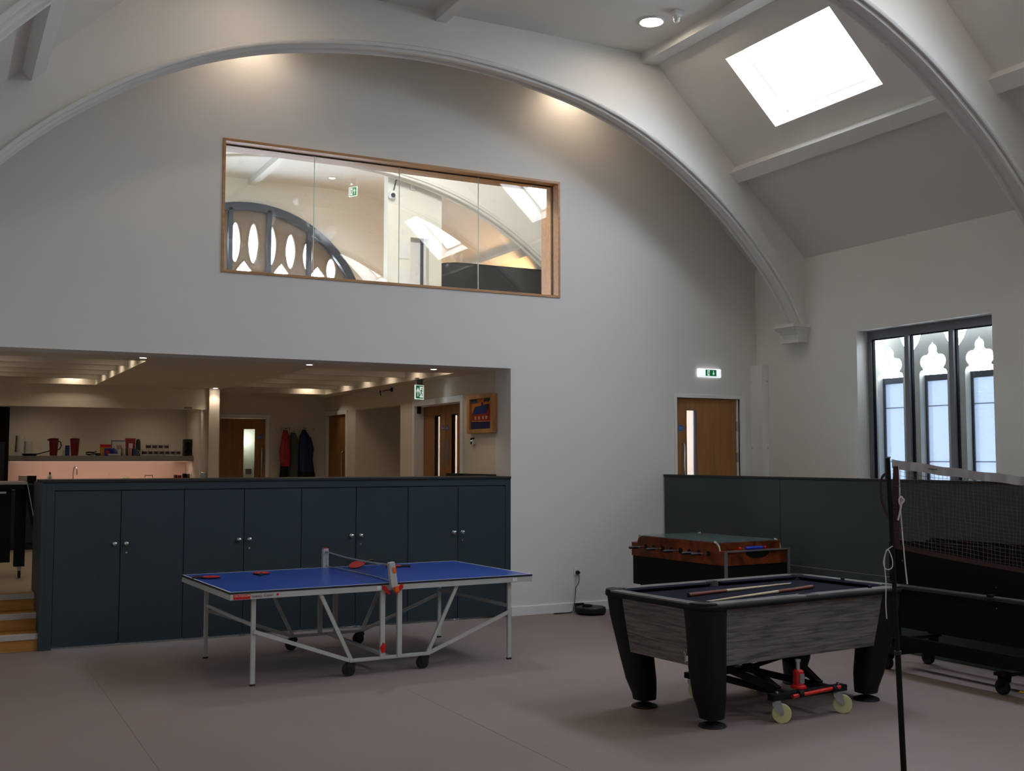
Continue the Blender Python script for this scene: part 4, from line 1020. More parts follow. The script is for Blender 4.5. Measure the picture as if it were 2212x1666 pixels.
MB().tube(catmull([q + Z*1.75, q + dirn*.002 + Z*1.65, q + dirn*.004 + Z*1.55, q + dirn*.012 + Z*1.40, q + dirn*.02 + Z*1.28, q + dirn*.028 + Z*1.19], 4), .0034, 6).build('rope', ROPE, bn, smooth=True)
MB().tube(catmull([q - side*.01 + dirn*.004 + Z*1.6, q - side*.015 + dirn*.018 + Z*1.585, q - side*.01 + Z*1.565, q - side*.015 + dirn*-.006 + Z*1.59, q - side*.01 + dirn*.01 + Z*1.60, q - side*.012 + dirn*.0 + Z*1.54, q - side*.01 + dirn*-.012 + Z*1.49], 4), .004, 6).build('rope_knot', ROPE, bn, smooth=True)
q = NA - dirn * .012 - side * .02
MB().tube(catmull([q + Z*1.37, q - dirn*.03 + Z*1.345, q - dirn*.045 + Z*1.29, q - dirn*.03 + Z*1.26, q - dirn*.005 + Z*1.27, q - dirn*.004 + Z*1.31, q - dirn*.025 + Z*1.355, q - dirn*.04 + Z*1.30, q - dirn*.035 + Z*1.2, q - dirn*.038 + Z*1.1, q - dirn*.035 + Z*1.03], 5), .0022, 6).build('rope', ROPE, bn, smooth=True)

# ================================================================== FLOOR CLEANER, SOCKET, CABLE
rv = thing('robot_vacuum', 'round black robot vacuum parked against the white baseboard', 'robot vacuum', (6.74, 10.98, 0))
MB().lathe([(0, .012), (.155, .012), (.168, .022), (.17, .075), (.163, .084), (0, .086)], 40, cap=False).build('body', BLACK, rv, smooth=True)
MB().lathe([(.06, .086), (.06, .1), (.052, .106), (0, .107)], 24, (-.03, .03, 0), cap=False).build('turret', BLACKM, rv, smooth=True)
MB().lathe([(.1705, .02), (.173, .03), (.173, .06), (.1705, .07)], 40, cap=False).build('bumper', RUBBER, rv)
for s in (-1, 1): MB().lathe([(0, -.012), (.03, -.012), (.03, .012), (0, .012)], 16, (s*.11, 0, .03), 'x', cap=False).build('wheel', RUBBER, rv)
dk = thing('charging_dock', 'low dark charging dock behind the robot vacuum', 'charging dock', (6.715, 11.19, 0))
MB().box(-.055, .055, -.02, .02, 0, .105).build('dock_body', BLACK, dk, bev=.006); MB().box(-.055, .055, -.032, -.02, 0, .012).build('dock_plate', BLACKM, dk)
sk = thing('wall_socket', 'white wall socket above the robot vacuum', 'socket', (6.70, YB, .466))
MB().box(-.043, .043, -.009, 0, -.043, .043).build('faceplate', WHITE, sk, bev=.003)
MB().box(.012, .024, -.013, -.008, .016, .034).build('switch', WHITE, sk)
pc = thing('power_cable', 'black plug and cable trailing from the wall socket to the floor', 'cable', (6.70, YB, .455))
MB().lathe([(0, -.01), (.022, -.01), (.024, -.03), (.018, -.05), (0, -.052)], 18, (0, 0, 0), 'y', cap=False).build('plug', BLACK, pc, smooth=True)
pts = [(0, -.045, -.02), (.002, -.05, -.06), (.0, -.045, -.12), (-.03, -.035, -.17), (-.035, -.03, -.24), (-.045, -.03, -.32), (-.06, -.035, -.39), (-.085, -.05, -.44), (-.16, -.065, -.449), (-.26, -.06, -.449), (-.32, -.05, -.449), (-.35, -.07, -.449), (-.33, -.1, -.449), (-.25, -.1, -.449), (-.14, -.085, -.449), (-.11, -.06, -.446)]
MB().tube(catmull(pts, 4), .004, 8).build('cable', RUBBER, pc, smooth=True)
tag(MB().lathe([(0, 0), (.02, 0), (.022, .006), (.014, .014), (0, .016)], 10, (7.40, 5.795, 0), cap=False).build('yellow_counter', M('yellow_plastic', S(230,200,20), .5)), 'tiny yellow plastic piece on the floor by the folded table', 'counter')
# ================================================================== KITCHEN
SPL = M('pink_glass_splashback', S(222,190,172), .25, var=.02); SHELF = M('stone_grey_shelf', S(150,146,136), .6); 
ov = thing('oven_tower', 'tall black oven housing at the left end of the kitchen', 'oven', (.25, 17.0, ZP))
MB().box(-.63, .65, 0, 1.0, 0, 2.04).build('housing', BLACKM, ov, bev=.003)
MB().box(-.1, .60, -.02, 0, .95, 1.55).build('oven_door', BLACK, ov, bev=.004)
MB().box(-.1, .60, -.02, 0, 1.57, 2.0).build('upper_door', BLACKM, ov, bev=.004)
put('display', text_mesh('02', .05, .0005), emit('blue_display', (.45,.5,1,1), .8), ov, (.475, -.021, 1.45), (R(90), 0, 0))
tag(MB().box(.9, 3.535, 17.45, YE, 1.33, 1.37).build('kitchen_worktop', SHELF, bev=.003), 'grey kitchen worktop below the lit splashback', 'worktop')
t = thing('base_cabinet', 'grey base cabinet under the kitchen worktop', 'cabinet', (2.2175, 17.5, ZP))
MB().box(-1.31, 1.31, .02, .54, 0, .86).build('carcass', TEALD, t)
for i in range(4):
    x = -.98625 + .6575 * i
    dr = MB().box(x - .325, x + .325, 0, .02, .1, .855).build('door', TEAL, t, bev=.002)
    MB().box(x - .06, x + .06, -.025, -.015, .8, .81).build('handle', CHROME, dr)
tag(MB().box(.9, 3.53, YE - .012, YE - .002, 1.37, 1.743).build('splashback', SPL), 'glossy pinkish splashback lit by the strip under the shelf', 'splashback')
sh = thing('kitchen_shelf', 'thick grey shelf above the splashback', 'shelf', (2.2, 17.45, 1.745))
MB().box(-1.3, 1.33, 0, .598, 0, .083).build('board', SHELF, sh, bev=.002)
MB().box(-1.25, 1.28, .15, .18, -.001, .002).build('light_strip', emit('led_strip', (1,.74,.62,1), 1.5), sh)
lamp('AREA', 'strip_lamp', (2.2, 17.62, 1.735), 3.0, (1,.72,.60), (0, .5, -1), (2.4, .06))
ZH = 1.828
def shelf_thing(name, label, cat, x, y=17.6, group=None, z=ZH): return thing(name, label, cat, (x, y, z), group=group)
ROLLW = M('white_paper', S(206,200,190), .9, bump=.3, bscale=60); CUPW = M('white_cup', S(210,204,196), .5)
def stack(x, n, r, h, label, y=17.62):
    t = shelf_thing('cup_stack', label, 'cups', x, y)
    for k in range(n): MB().lathe([(0, 0), (r*.75, 0), (r, h), (r*1.05, h), (r*1.02, h - .004), (0, .004)], 20, (0, 0, k*h*.35), cap=False).build('cup', CUPW, t, smooth=True)
tag(MB().lathe([(.018, 0), (.058, 0), (.058, .15), (.018, .15), (.018, 0)], 24, (1.075, 17.66, ZH), cap=False).build('paper_roll', ROLLW, smooth=True), 'white paper roll at the left end of the shelf, lower of two', 'paper roll')
tag(MB().lathe([(.018, 0), (.055, 0), (.055, .14), (.018, .14), (.018, 0)], 24, (1.078, 17.66, ZH + .151), cap=False).build('paper_roll', ROLLW, smooth=True), 'white paper roll standing on another at the left end of the shelf', 'paper roll')
tag(MB().lathe([(.018, 0), (.055, 0), (.055, .21), (.018, .21), (.018, 0)], 24, (1.20, 17.72, ZH), cap=False).build('paper_roll', ROLLW, smooth=True), 'single tall white paper roll next to the stacked rolls', 'paper roll')
pn = shelf_thing('frying_pan', 'black frying pan with its handle tilted up on the shelf', 'pan', 1.205, 17.505)
MB().lathe([(0, 0), (.085, 0), (.11, .03), (.107, .03), (.083, .004), (0, .004)], 24, cap=False).build('pan_body', BLACKM, pn, smooth=True)
MB().bar((.1, 0, .022), (.27, .02, .07), .024, .014).build('handle', BLACK, pn)
tag(MB().prism([(0, 0), (.09, 0), (.09, .045), (.03, .06)], 17.52, 17.56).build('folded_cloth', ROLLW), 'folded white cloth at the very end of the shelf', 'cloth'); bpy.data.objects['folded_cloth'].location = (.955, 0, ZH)
JUG = M('red_translucent_plastic', S(118,17,13), .35); JUGD = M('dark_red_lid', S(66,12,11), .45)
def jug(x, label, rz):
    t = shelf_thing('jug', label, 'jug', x); t.rotation_euler = (0, 0, rz)
    MB().lathe([(0, 0), (.048, 0), (.052, .01), (.066, .24), (.062, .24), (.048, .008), (0, .006)], 24, cap=False).build('jug_body', JUG, t, smooth=True)
    MB().lathe([(0, .262), (.05, .26), (.068, .25), (.068, .235), (0, .235)], 24, cap=False).build('lid', JUGD, t, smooth=True)
    MB().tube([(.062, 0, .215), (.095, 0, .2), (.105, 0, .15), (.085, 0, .1), (.055, 0, .085)], .009, 8).build('handle', JUGD, t, smooth=True)
    MB().prism([(-.06, -.02), (-.088, 0), (-.06, .02)], .222, .242, 'z').build('spout', JUGD, t)
jug(1.535, 'red plastic jug with its handle showing to the right', R(0)); jug(1.826, 'red plastic jug turned so that its handle is hidden', R(-80))
tag(MB().box(1.705, 1.762, 17.66, 17.72, ZH, ZH + .155).build('blue_carton', M('blue_card', S(50,56,110), .6), bev=.002), 'small blue carton beside the second red jug', 'carton')
tag(MB().lathe([(0, 0), (.022, 0), (.024, .05), (.018, .075), (0, .078)], 16, (1.675, 17.55, ZH), cap=False).build('glass_tumbler', glass('tumbler', (.85,.9,.9,1)), smooth=True), 'small clear tumbler between the red jugs', 'glass')
cb = shelf_thing('coiled_cable', 'black coiled cable lying on the shelf', 'cable', 2.06)
MB().tube([(.075*math.cos(a*.5) + .004*math.sin(a), .05*math.sin(a*.5), .008 + .0022*a + .006*math.sin(a*1.3)) for a in range(0, 26)], .006, 6).build('coil', RUBBER, cb, smooth=True)
MB().box(.06, .13, -.03, .03, 0, .04).build('adaptor', BLACK, cb, bev=.004)
YEL = M('yellow_card', S(212,140,30), .6); BLUC = M('royal_blue_card', S(34,44,130), .5)
bx_ = shelf_thing('cereal_box', 'red and yellow cardboard box on the shelf', 'box', 2.26, 17.62)
MB().box(-.075, .075, -.025, .025, 0, .13).build('carton', YEL, bx_); MB().box(-.077, .077, -.027, .027, .13, .172).build('lid_band', RED, bx_)
bx2 = shelf_thing('biscuit_packet', 'blue packet with a red spot in front of the red and yellow box', 'packet', 2.285, 17.56)
MB().box(-.045, .055, -.014, .014, 0, .115).build('packet_body', BLUC, bx2, bev=.006); MB().lathe([(0, -.002), (.028, -.002), (.028, .002), (0, .002)], 16, (0, -.015, .05), 'y', cap=False).build('red_spot', RED, bx2)
tag(MB().lathe([(0, 0), (.045, 0), (.052, .04), (.03, .10), (.012, .115), (0, .116)], 20, (2.375, 17.59, ZH), cap=False).build('blue_bag', BLUC, smooth=True), 'rounded dark blue bag of food on the shelf', 'bag')
wb = shelf_thing('white_board', 'small white board with a dark frame leaning at the back of the shelf', 'board', 2.46, 17.75)
MB().box(-.095, .095, -.006, .006, 0, .225).build('panel', CUPW, wb); MB().box(-.1, .1, -.008, .008, .222, .234).box(-.1, -.092, -.008, .008, 0, .222).build('frame', BLUC, wb)
pot = shelf_thing('utensil_pot', 'pale pot holding wooden utensils on the shelf', 'pot', 2.455, 17.6)
MB().lathe([(0, 0), (.03, 0), (.036, .1), (.033, .1), (.027, .004), (0, .004)], 18, cap=False).build('pot_body', CUPW, pot, smooth=True)
for a, b in ((-.015, .03), (.015, -.01), (.0, .02)): MB().tube([(a, 0, .02), (a*1.8, b*.3, .16)], [.004, .009], 6).build('utensil', wood('beech', S(150,110,60), S(180,140,90), (9,9,1)), pot)
tr = shelf_thing('small_tray', 'low cream tray in front of the packets on the shelf', 'tray', 2.37, 17.5)
MB().holes(-.085, .085, -.03, .03, [(-.08, .08, -.025, .025)], 0, .03, 'z').box(-.085, .085, -.03, .03, 0, .006).build('tray_body', CUPW, tr)
for i, (c, lb) in enumerate(((CUPW, 'pale booklet leaning beside the utensil pot'), (GREY, 'grey booklet leaning beside the pale one'), (JUG, 'dark red booklet leaning by the red packet'))):
    o = MB().box(-.007, .007, -.05, .05, 0, .115).build('booklet', c); o.location = (2.52 + i*.022, 17.58, ZH + .001); o.rotation_euler = (0, R(-7), R(20)); tag(o, lb, 'booklet')
rp = shelf_thing('red_packet', 'tall red foil packet with a pale label', 'packet', 2.625, 17.66)
MB().loft([[(-w_, -d, z), (w_, -d, z), (w_, d, z), (-w_, d, z)] for w_, d, z in ((.055, .035, 0), (.062, .035, .1), (.068, .025, .2), (.078, .004, .268))]).build('packet_body', JUG, rp); MB().box(-.03, .03, -.037, -.033, .1, .19).build('label', CUPW, rp)
tag(MB().lathe([(0, 0), (.036, 0), (.036, .2), (.028, .24), (.02, .254), (0, .255)], 18, (2.735, 17.64, ZH), cap=False).build('dark_flask', M('dark_green_metal', S(20,40,38), .4), smooth=True), 'dark green flask standing beside the red packet', 'flask')
def mug(x, y, z, mat, label, group, band=True, rz=0, r=.037, h=.092):
    t = thing('mug', label, 'mug', (x, y, z), rz, group)
    MB().lathe([(0, 0), (r*.95, 0), (r, .006), (r, h), (r - .004, h), (r - .004, .008), (0, .006)], 20, cap=False).build('mug_body', mat, t, smooth=True)
    MB().tube([(r - .003, 0, h*.8), (r + .02, 0, h*.76), (r + .028, 0, h*.5), (r + .018, 0, h*.24), (r - .003, 0, h*.2)], .0045, 6).build('handle', CUPW, t, smooth=True)
    if band: MB().lathe([(r + .0006, h*.28), (r + .0006, h*.74)], 20, cap=False).build('printed_band', M('plum_print', S(70,52,66), .5) if 'plum_print' not in bpy.data.materials else bpy.data.materials['plum_print'], t, smooth=True)
    return t
m0 = mug(2.822, 17.6, ZH, CUPW, 'white mug with a dark printed band in the bottom row on the shelf', 'bottom row of printed mugs', rz=R(-30))
for k in range(1, 7): dup(m0, (2.822 + .0835*k, 17.6, ZH))
m1 = dup(m0, (2.88, 17.6, ZH + .0925), label='white mug with a dark printed band in the upper row on the shelf'); m1['group'] = 'upper row of printed mugs'
for k in range(1, 4): dup(m1, (2.88 + .0885*k, 17.6, ZH + .0925))
mug(2.672, 17.53, ZH, M('blue_glaze', S(70,84,130), .3), 'plain blue mug with a white handle in front of the red packet', None, False, R(0), .042, .105)
tag(MB().lathe([(0, 0), (.028, 0), (.031, .115), (0, .115)], 16, (2.595, 17.50, ZH), cap=False).build('pink_tumbler', M('pink_plastic', S(190,140,130), .5), smooth=True), 'pale pink tumbler beside the blue mug', 'tumbler')
sp = shelf_thing('speaker', 'tall dark green box speaker at the right end of the shelf', 'speaker', 3.468, 17.62)
MB().box(-.063, .063, -.06, .06, 0, .26).build('cabinet', M('bottle_green', S(22,38,34), .5), sp, bev=.01)
for z in (.07, .17): MB().lathe([(.045, -.061), (.048, -.066), (.04, -.064), (0, -.06)], 20, (0, 0, z), 'y', cap=False).build('driver', BLACKM, sp)
# things on the worktop
ZK = 1.37
tp_ = thing('kitchen_tap', 'tall swan-neck kitchen tap', 'tap', (1.83, 17.75, ZK))
MB().lathe([(0, 0), (.025, 0), (.025, .02), (.014, .03), (.014, .1), (0, .1)], 16, cap=False).build('tap_base', CHROME, tp_, smooth=True)
MB().tube([(0, 0, .08), (0, 0, .2)] + [(.025 - .025*math.cos(R(a)), -.02*math.sin(R(a)/2), .2 + .09*math.sin(R(a))) for a in range(15, 181, 15)] + [(.05, -.02, .17)], .009, 8).build('spout', CHROME, tp_, smooth=True)
sb = thing('soap_bottle', 'small clear soap bottle near the tap', 'bottle', (1.495, 17.6, ZK))
MB().lathe([(0, 0), (.034, 0), (.036, .15), (.014, .18), (0, .18)], 18, cap=False).build('bottle_body', M('cloudy_plastic', S(170,165,150), .3), sb, smooth=True); MB().lathe([(0, .18), (.014, .18), (.014, .205), (.008, .22), (0, .22)], 14, cap=False).build('cap', BLACK, sb)
kr = thing('knife_rack', 'black ribbed rack beside a white paper box on the worktop', 'rack', (1.25, 17.6, ZK)); MB().box(-.06, .06, -.05, .05, 0, .165).build('rack_body', BLACKM, kr)
for k in range(7): MB().box(-.055 + k*.0165, -.045 + k*.0165, -.05, .05, .165, .174).build('rib', CUPW, kr)
tag(MB().box(1.075, 1.185, 17.55, 17.66, ZK, ZK + .17).build('white_box', CUPW, bev=.004), 'white box standing on the left of the worktop', 'box')
tag(MB().lathe([(0, .14), (.02, .14), (.045, .12), (.058, .06), (.06, 0), (0, 0)], 24, (2.565, 17.6, ZK), cap=False).build('green_bowl', M('lime_plastic', S(140,160,30), .4), smooth=True), 'upturned lime green bowl on the worktop', 'bowl')
th = thing('drawer_box', 'low box with a dark bar handle on the worktop', 'box', (2.89, 17.65, ZK)); MB().box(-.11, .11, -.08, .08, 0, .12).build('box_body', SPL, th, bev=.004)
MB().tube([(-.055, -.081, .13), (-.055, -.09, .16), (.055, -.09, .16), (.055, -.081, .13)], .006, 6).build('handle', JUGD, th)
tag(MB().box(2.38, 2.44, YE - .02, YE - .012, 1.47, 1.56).build('kitchen_socket', SPL, bev=.002), 'pale double socket on the splashback', 'socket')
dr_ = thing('dish_rack', 'low steel dish rack beside the lime green bowl', 'rack', (2.40, 17.62, ZK)); MB().box(-.1, .1, -.07, .07, .0, .01).build('rack_tray', CHROME, dr_)
for k in range(6): MB().tube([(-.08 + k*.032, -.06, .01), (-.08 + k*.032, -.06, .115), (-.08 + k*.032, .06, .115), (-.08 + k*.032, .06, .01)], .002, 5).build('wire', CHROME, dr_)
for i, (x, h, mt, lb) in enumerate(((3.30, .165, JUGD, 'short brown tin on the worktop corner'), (3.365, .16, JUG, 'reddish tin beside the brown one'), (3.43, .185, BLACKM, 'black tin next to the reddish tin'), (3.49, .18, M('olive_tin', S(70,70,56), .5), 'olive tin at the end of the row'))):
    tag(MB().lathe([(0, 0), (.03, 0), (.03, h - .01), (.026, h), (0, h)], 18, (x, 17.62 + .02*(i % 2), ZK), cap=False).build('storage_tin', mt, smooth=True), lb, 'tin')
dh = thing('pier_bracket', 'small steel latch on the kitchen end pier', 'latch', (3.50, 16.50, 1.5)); MB().box(-.03, .03, -.01, .0, 0, .09).build('plate', CHROME, dh); MB().tube([(.0, -.01, .08), (.0, -.03, .08), (-.05, -.03, .08)], .006, 6).build('lever', CHROME, dh)

# ================================================================== COATS, PICTURE, FITTINGS
hr = thing('coat_rail', 'dark hook rail holding the coats on the far wall', 'coat rail', (5.33, YE, 2.27)); MB().box(-.34, .34, -.02, 0, -.03, .03).build('board', WALLP, hr)
for k in range(5): MB().tube([(-.28 + k*.14, -.02, 0), (-.28 + k*.14, -.07, -.01), (-.28 + k*.14, -.08, .03)], .006, 6).build('hook', CHROME, hr)
def coat(xs, label, mat, mat2=None, split=None, y=YE - .03, depth=.13, seed=1, sleeves=True):
    # xs: list of (z, x0, x1); lofted cloth with folds
    rnd = random.Random(seed); x_c = sum((a + b) / 2 for _, a, b in xs) / len(xs); zb = xs[-1][0]
    t = thing('coat', label, 'coat', (x_c, y, zb))
    def ring(z, a, b, k):
        w_ = (b - a) / 2; cx = (a + b) / 2 - x_c; P = []
        for i in range(28):
            an = 2*math.pi*i/28; f = 1 + .12*math.sin(an*6 + seed + k*.35) * min(1, k*.2)
            P.append((cx + w_*math.cos(an), -depth*.5*min(1, .35 + k*.15) + depth*.5*min(1, .35 + k*.15)*math.sin(an)*f, z - zb))
        return P
    zs = []
    for (z, a, b), (z2, a2, b2) in zip(xs, xs[1:]):
        for q in range(4): f = q / 4; zs.append((z + (z2 - z)*f, a + (a2 - a)*f, b + (b2 - b)*f))
    zs.append(xs[-1])
    R_ = [ring(*p, k) for k, p in enumerate(zs)]
    if split:
        i = min(range(len(zs)), key=lambda j: abs(zs[j][0] - split))
        MB().loft(R_[:i+1]).build('coat_body', mat, t, smooth=True); MB().loft(R_[i:]).build('coat_hem', mat2, t, smooth=True)
    else: MB().loft(R_).build('coat_body', mat, t, smooth=True)
    if sleeves:
        z, a, b = xs[1]; s = -1 if sleeves == 'l' else 1; x = (a + .02 if s < 0 else b - .02) - x_c
        MB().tube([(x, -.09, z - zb - .02), (x + s*.03, -.12, z - zb - .2), (x + s*.02, -.13, z - zb - .42)], [.035, .048, .035], 12).build('sleeve', mat, t, smooth=True)
    MB().tube([((xs[0][1] + xs[0][2])/2 - x_c + .015*math.cos(R(a)), -.05, xs[0][0] - zb + .012 + .012*math.sin(R(a))) for a in range(0, 181, 30)], .004, 5).build('hanging_loop', BLACKM, t)
    return t
CR = M('red_nylon', S(160,34,44), .55, bump=.3, bscale=20); CB = M('black_wool', S(16,16,17), .8); CG = M('grey_green_fleece', S(84,90,82), .85); CN = M('navy_nylon', S(26,36,84), .5)
coat([(2.26, 5.06, 5.11), (2.14, 5.03, 5.14), (1.9, 4.985, 5.17), (1.75, 5.0, 5.175), (1.66, 5.03, 5.17)], 'red rain jacket hanging at the left of the coats', CR, seed=1, y=YE - .15, depth=.11, sleeves='l')
coat([(2.26, 5.12, 5.16), (2.15, 5.1, 5.18), (1.8, 5.05, 5.185), (1.45, 5.03, 5.185), (1.2, 5.02, 5.185)], 'black coat hanging between the red jacket and the grey one', CB, seed=2, depth=.1, sleeves=False)
coat([(2.22, 5.22, 5.29), (2.1, 5.20, 5.33), (1.8, 5.20, 5.335), (1.45, 5.195, 5.335), (1.25, 5.195, 5.335)], 'grey green fleece hanging in the middle of the coats', CG, seed=3, y=YE - .05, sleeves=False)
coat([(2.27, 5.42, 5.47), (2.16, 5.36, 5.53), (1.8, 5.34, 5.585), (1.57, 5.34, 5.62), (1.42, 5.34, 5.65), (1.25, 5.35, 5.65)], 'navy jacket with a black hem hanging at the right of the coats', CN, CB, 1.57, seed=4, sleeves='r')

# framed painting of a house, on the side wall
PF = wood('pale_pine_frame', S(190,134,70), S(214,160,96), (9,9,1), 3)
pc_ = thing('framed_painting', 'pine framed painting of a red house with a blue roof', 'painting', (X2, 11.93, 2.09), R(-90))
pw_, ph = .36, .465
for q in ((-pw_, pw_, -.0, .0),): pass
for q in ((-pw_/1, -pw_ + .075, 0, ph), (pw_ - .075, pw_, 0, ph), (-pw_ + .075, pw_ - .075, 0, .05), (-pw_ + .075, pw_ - .075, ph - .05, ph)):
    MB().box(q[0], q[1], -.06, -.002, q[2], q[3]).build('frame_rail', PF, pc_, bev=.003)
cv = MB().box(-pw_ + .075, pw_ - .075, -.03, -.004, .05, ph - .05).build('canvas', M('painted_sky', S(214,120,34), .8, var=.5, scale=7), pc_)
flat = lambda P, y, mt, nm: MB().prism(P, y, y + .003).build(nm, mt, cv)
PB = M('paint_blue', S(24,52,112), .8, var=.3, scale=20); PR = M('paint_red', S(170,34,26), .8, var=.4, scale=24); PN = M('paint_navy', S(36,36,92), .8, var=.4, scale=16); PY = M('paint_cream', S(220,180,130), .8); PG = M('paint_slate', S(70,84,96), .8, var=.5, scale=20)
flat([(-.285, .05), (.285, .05), (.285, .13), (-.05, .15), (-.285, .14)], -.034, PN, 'ground'); flat([(-.26, .14), (.24, .13), (.27, .22), (.2, .25), (-.26, .23)], -.036, PR, 'house_wall'); flat([(-.26, .225), (.13, .235), (.2, .345), (-.17, .32)], -.038, PB, 'house_roof')
flat([(.14, .235), (.24, .235), (.205, .34)], -.038, PR, 'house_gable'); flat([(.0, .32), (.04, .325), (.04, .37), (.0, .37)], -.038, PN, 'chimney'); flat([(-.285, .36), (-.1, .365), (-.15, .415), (-.285, .415)], -.034, PG, 'cloud'); flat([(.05, .38), (.2, .37), (.25, .415), (.08, .415)], -.034, PG, 'cloud')
for x in (-.18, -.08, .03, .12): flat([(x, .165), (x + .045, .165), (x + .045, .205), (x, .205)], -.039, PY, 'house_window')
flat([(-.26, .145), (.24, .135), (.24, .142), (-.26, .152)], -.0395, PY, 'path_edge')
ws = thing('wall_control', 'small black and white control unit below the painting', 'wall control', (X2, 12.22, 1.99), R(-90)); MB().box(-.03, .03, -.03, 0, -.03, .05).build('unit', BLACK, ws, bev=.003); MB().box(.03, .06, -.035, 0, -.035, .03).build('cover', WHITE, ws, bev=.003); MB().box(-.015, .015, -.034, -.03, .008, .018).build('indicator', SIGNW, ws)
sl = thing('camera_arm', 'small black camera arm on the side wall near the ceiling', 'camera', (X2, 14.95, 2.74)); sl.scale = (.7,)*3; MB().lathe([(0, -.03), (.045, -.03), (.045, 0), (0, 0)], 14, (0, 0, .06), 'x', cap=False).build('base', BLACKM, sl)
MB().tube([(-.03, 0, .06), (-.1, .12, .05), (-.12, .22, .03)], .009, 6).build('arm', BLACKM, sl); MB().lathe([(.02, -.05), (.045, -.03), (.05, .0), (.04, .02), (0, .03)], 14, (-.12, .3, -.01), 'y').build('head', WHITE, sl, smooth=True); MB().tube([(-.16, .28, .05), (-.165, .27, 0), (-.15, .26, -.05)], .012, 6).build('visor', BLACKM, sl)
tag(MB().box(X2 + .165, X2 + .19, 14.625, 14.66, 1.55, 2.28).build('alcove_panel', BLACKM, bev=.003), 'narrow dark panel on the edge of the alcove', 'panel')

# wheeled black table on the platform by the steps
bt = thing('wheeled_table', 'black folding table on castors standing on the platform beside the steps', 'table', (.35, 13.35, ZP))
MB().box(-.72, .55, -.12, .55, 1.03, 1.06).build('table_top', M('grey_laminate', S(150,140,132), .5), bt, bev=.004); MB().box(-.70, .52, -.10, .5, .98, 1.03).build('top_frame', BLACKM, bt)
MB().box(-.70, .40, .0, .04, .18, .98).build('front_board', BLACKM, bt); MB().box(-.7, .12, -.03, 0, .33, .62).build('inner_panel', DKG, bt)
MB().loft([[(x, -.14, z), (x + .09, -.14, z), (x + .09, .4, z), (x, .4, z)] for x, z in ((.655, .50), (.625, .60), (.545, 1.03))]).build('side_flap', DKG, bt, bev=.003)
MB().bar((.548, -.146, 1.03), (.64, -.146, .56), .012, .006, up=(1,0,0)).build('flap_edge', NOSE, bt)
for x in (-.6, .50):
    lg = MB().box(x - .06, x + .05, .0, .1, .13, .98).build('leg', BLACKM, bt, bev=.004)
    MB().lathe([(.01, -.014), (.04, -.014), (.045, 0), (.04, .014), (.01, .014)], 18, (x, .05, .045), 'x').build('wheel', RUBBER, lg, smooth=True); MB().box(x - .02, x + .02, .03, .09, .08, .13).build('fork', STEEL, lg)
for x in (-.6, .2):
    lg = MB().box(x - .05, x + .05, .42, .5, .13, .98).build('leg', BLACKM, bt); MB().lathe([(.01, -.014), (.04, -.014), (.045, 0), (.04, .014), (.01, .014)], 18, (x, .46, .045), 'x').build('wheel', RUBBER, lg, smooth=True); MB().box(x - .02, x + .02, .43, .49, .08, .13).build('fork', STEEL, lg)
MB().box(.15, .34, -.105, -.1, .935, .955).build('label_plate', NOSE, bt)
for z in (.9, .82): MB().lathe([(0, -.004), (.008, -.004), (.008, .004), (0, .004)], 8, (.70, -.145, z), 'y', cap=False).build('bolt', CHROME, bt)

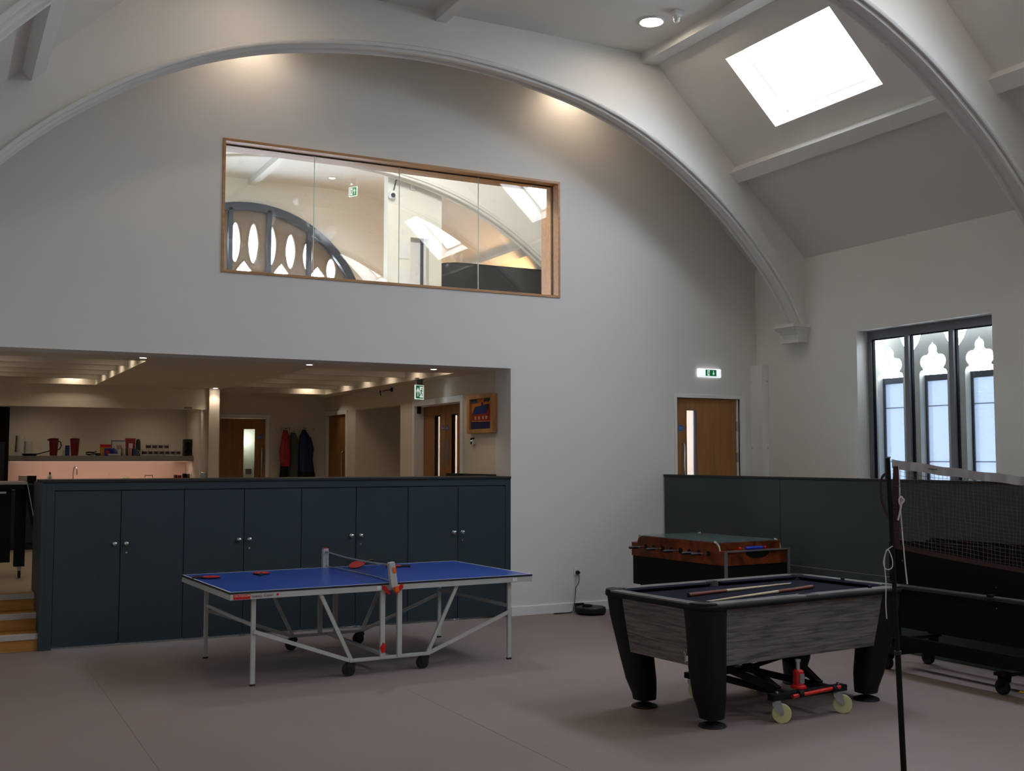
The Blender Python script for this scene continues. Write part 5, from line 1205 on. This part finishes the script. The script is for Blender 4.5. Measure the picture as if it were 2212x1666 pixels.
# ================================================================== UPPER ROOM
struct('floor_upper', MB().box(XL, XR, YB2, YE, 3.12, 3.14), FLOORP, label='floor of the upper room behind the internal window')
pr = sroot('wall_pier', 'cream pier with notices in the upper room'); MB().holes(5.76, 6.62, 3.14, ZC, [(6.12, 6.42, 3.14, 5.05)], 15.0, 15.16, 'y', ceilz).build('pier_body', WALLU, pr)
MB().box(6.30, 6.335, 15.02, 15.06, 3.14, 5.05).build('door_edge', ALUD, pr); MB().box(6.12, 6.42, 15.12, 15.14, 3.14, 5.05).build('door_leaf', TRIM, pr)
for z in (4.45, 4.85): MB().box(5.93, 6.09, 14.992, 15.0, z - .13, z + .13).build('notice', WHITE, pr)
sc2 = thing('security_camera', 'white security camera with cable and junction box on the pier in the upper room', 'camera', (6.15, 15.0, 5.95))
MB().box(-.05, .03, -.05, 0, -.2, .06).build('junction_box', WHITE, sc2, bev=.02); MB().box(-.03, .05, -.07, -.02, .1, .16).build('bracket', GREY, sc2)
MB().tube([(.01, -.04, .13), (-.12, -.06, .06), (-.22, -.08, -.03), (-.3, -.08, -.1), (-.32, -.08, -.2), (-.34, -.08, -.28)], .011, 6).build('cable', BLACKM, sc2); MB().lathe([(0, -.1), (.05, -.09), (.06, -.03), (.04, .02), (0, .03)], 16, (-.36, -.06, -.32), 'y', cap=False).build('camera_head', WHITE, sc2, smooth=True)
MB().lathe([(0, -.003), (.035, -.002), (.035, .004), (0, .004)], 14, (-.37, -.16, -.34), 'y', cap=False).build('lens', BLACKM, sc2)
pod = thing('curved_booth', 'dark curved booth wall in the upper room behind the glass', 'booth', (7.95, 15.1, 3.14))
P = [(-1.22, .9), (-1.22, .3)] + [(-1.22 + .3 - .3*math.cos(R(a)), .3 - .3*math.sin(R(a))) for a in range(15, 91, 15)] + [(1.4, -.02), (1.4, .9)]
MB().prism(P, 0, 1.60, 'z').build('booth_wall', M('charcoal_felt', S(40,43,42), .9, bump=.2), pod, smooth=True)
MB().prism([(x*1.004, y*1.01) for x, y in P], 1.60, 1.62, 'z').build('top_edge', BLACKM, pod)
lamp('POINT', 'booth_lamp', (8.4, 16.2, 4.3), 55, (1,.55,.24), size=.2)
ul = thing('ceiling_light', 'small round downlight on the ceiling of the upper room', 'ceiling light', (5.66, 17.3, ZC)); MB().lathe([(0, 0), (.05, 0), (.05, -.012), (0, -.014)], 24, cap=False).build('diffuser', LAMPW, ul); MB().lathe([(.05, 0), (.06, 0), (.06, -.014), (.05, -.014)], 24, cap=False).build('rim', WHITE, ul)
lamp('POINT', 'upper_room_fill', (5.2, 12.6, 6.0), 120, (1,.98,.96), size=.15)  # added fill light without a fixture, brightens the upper room
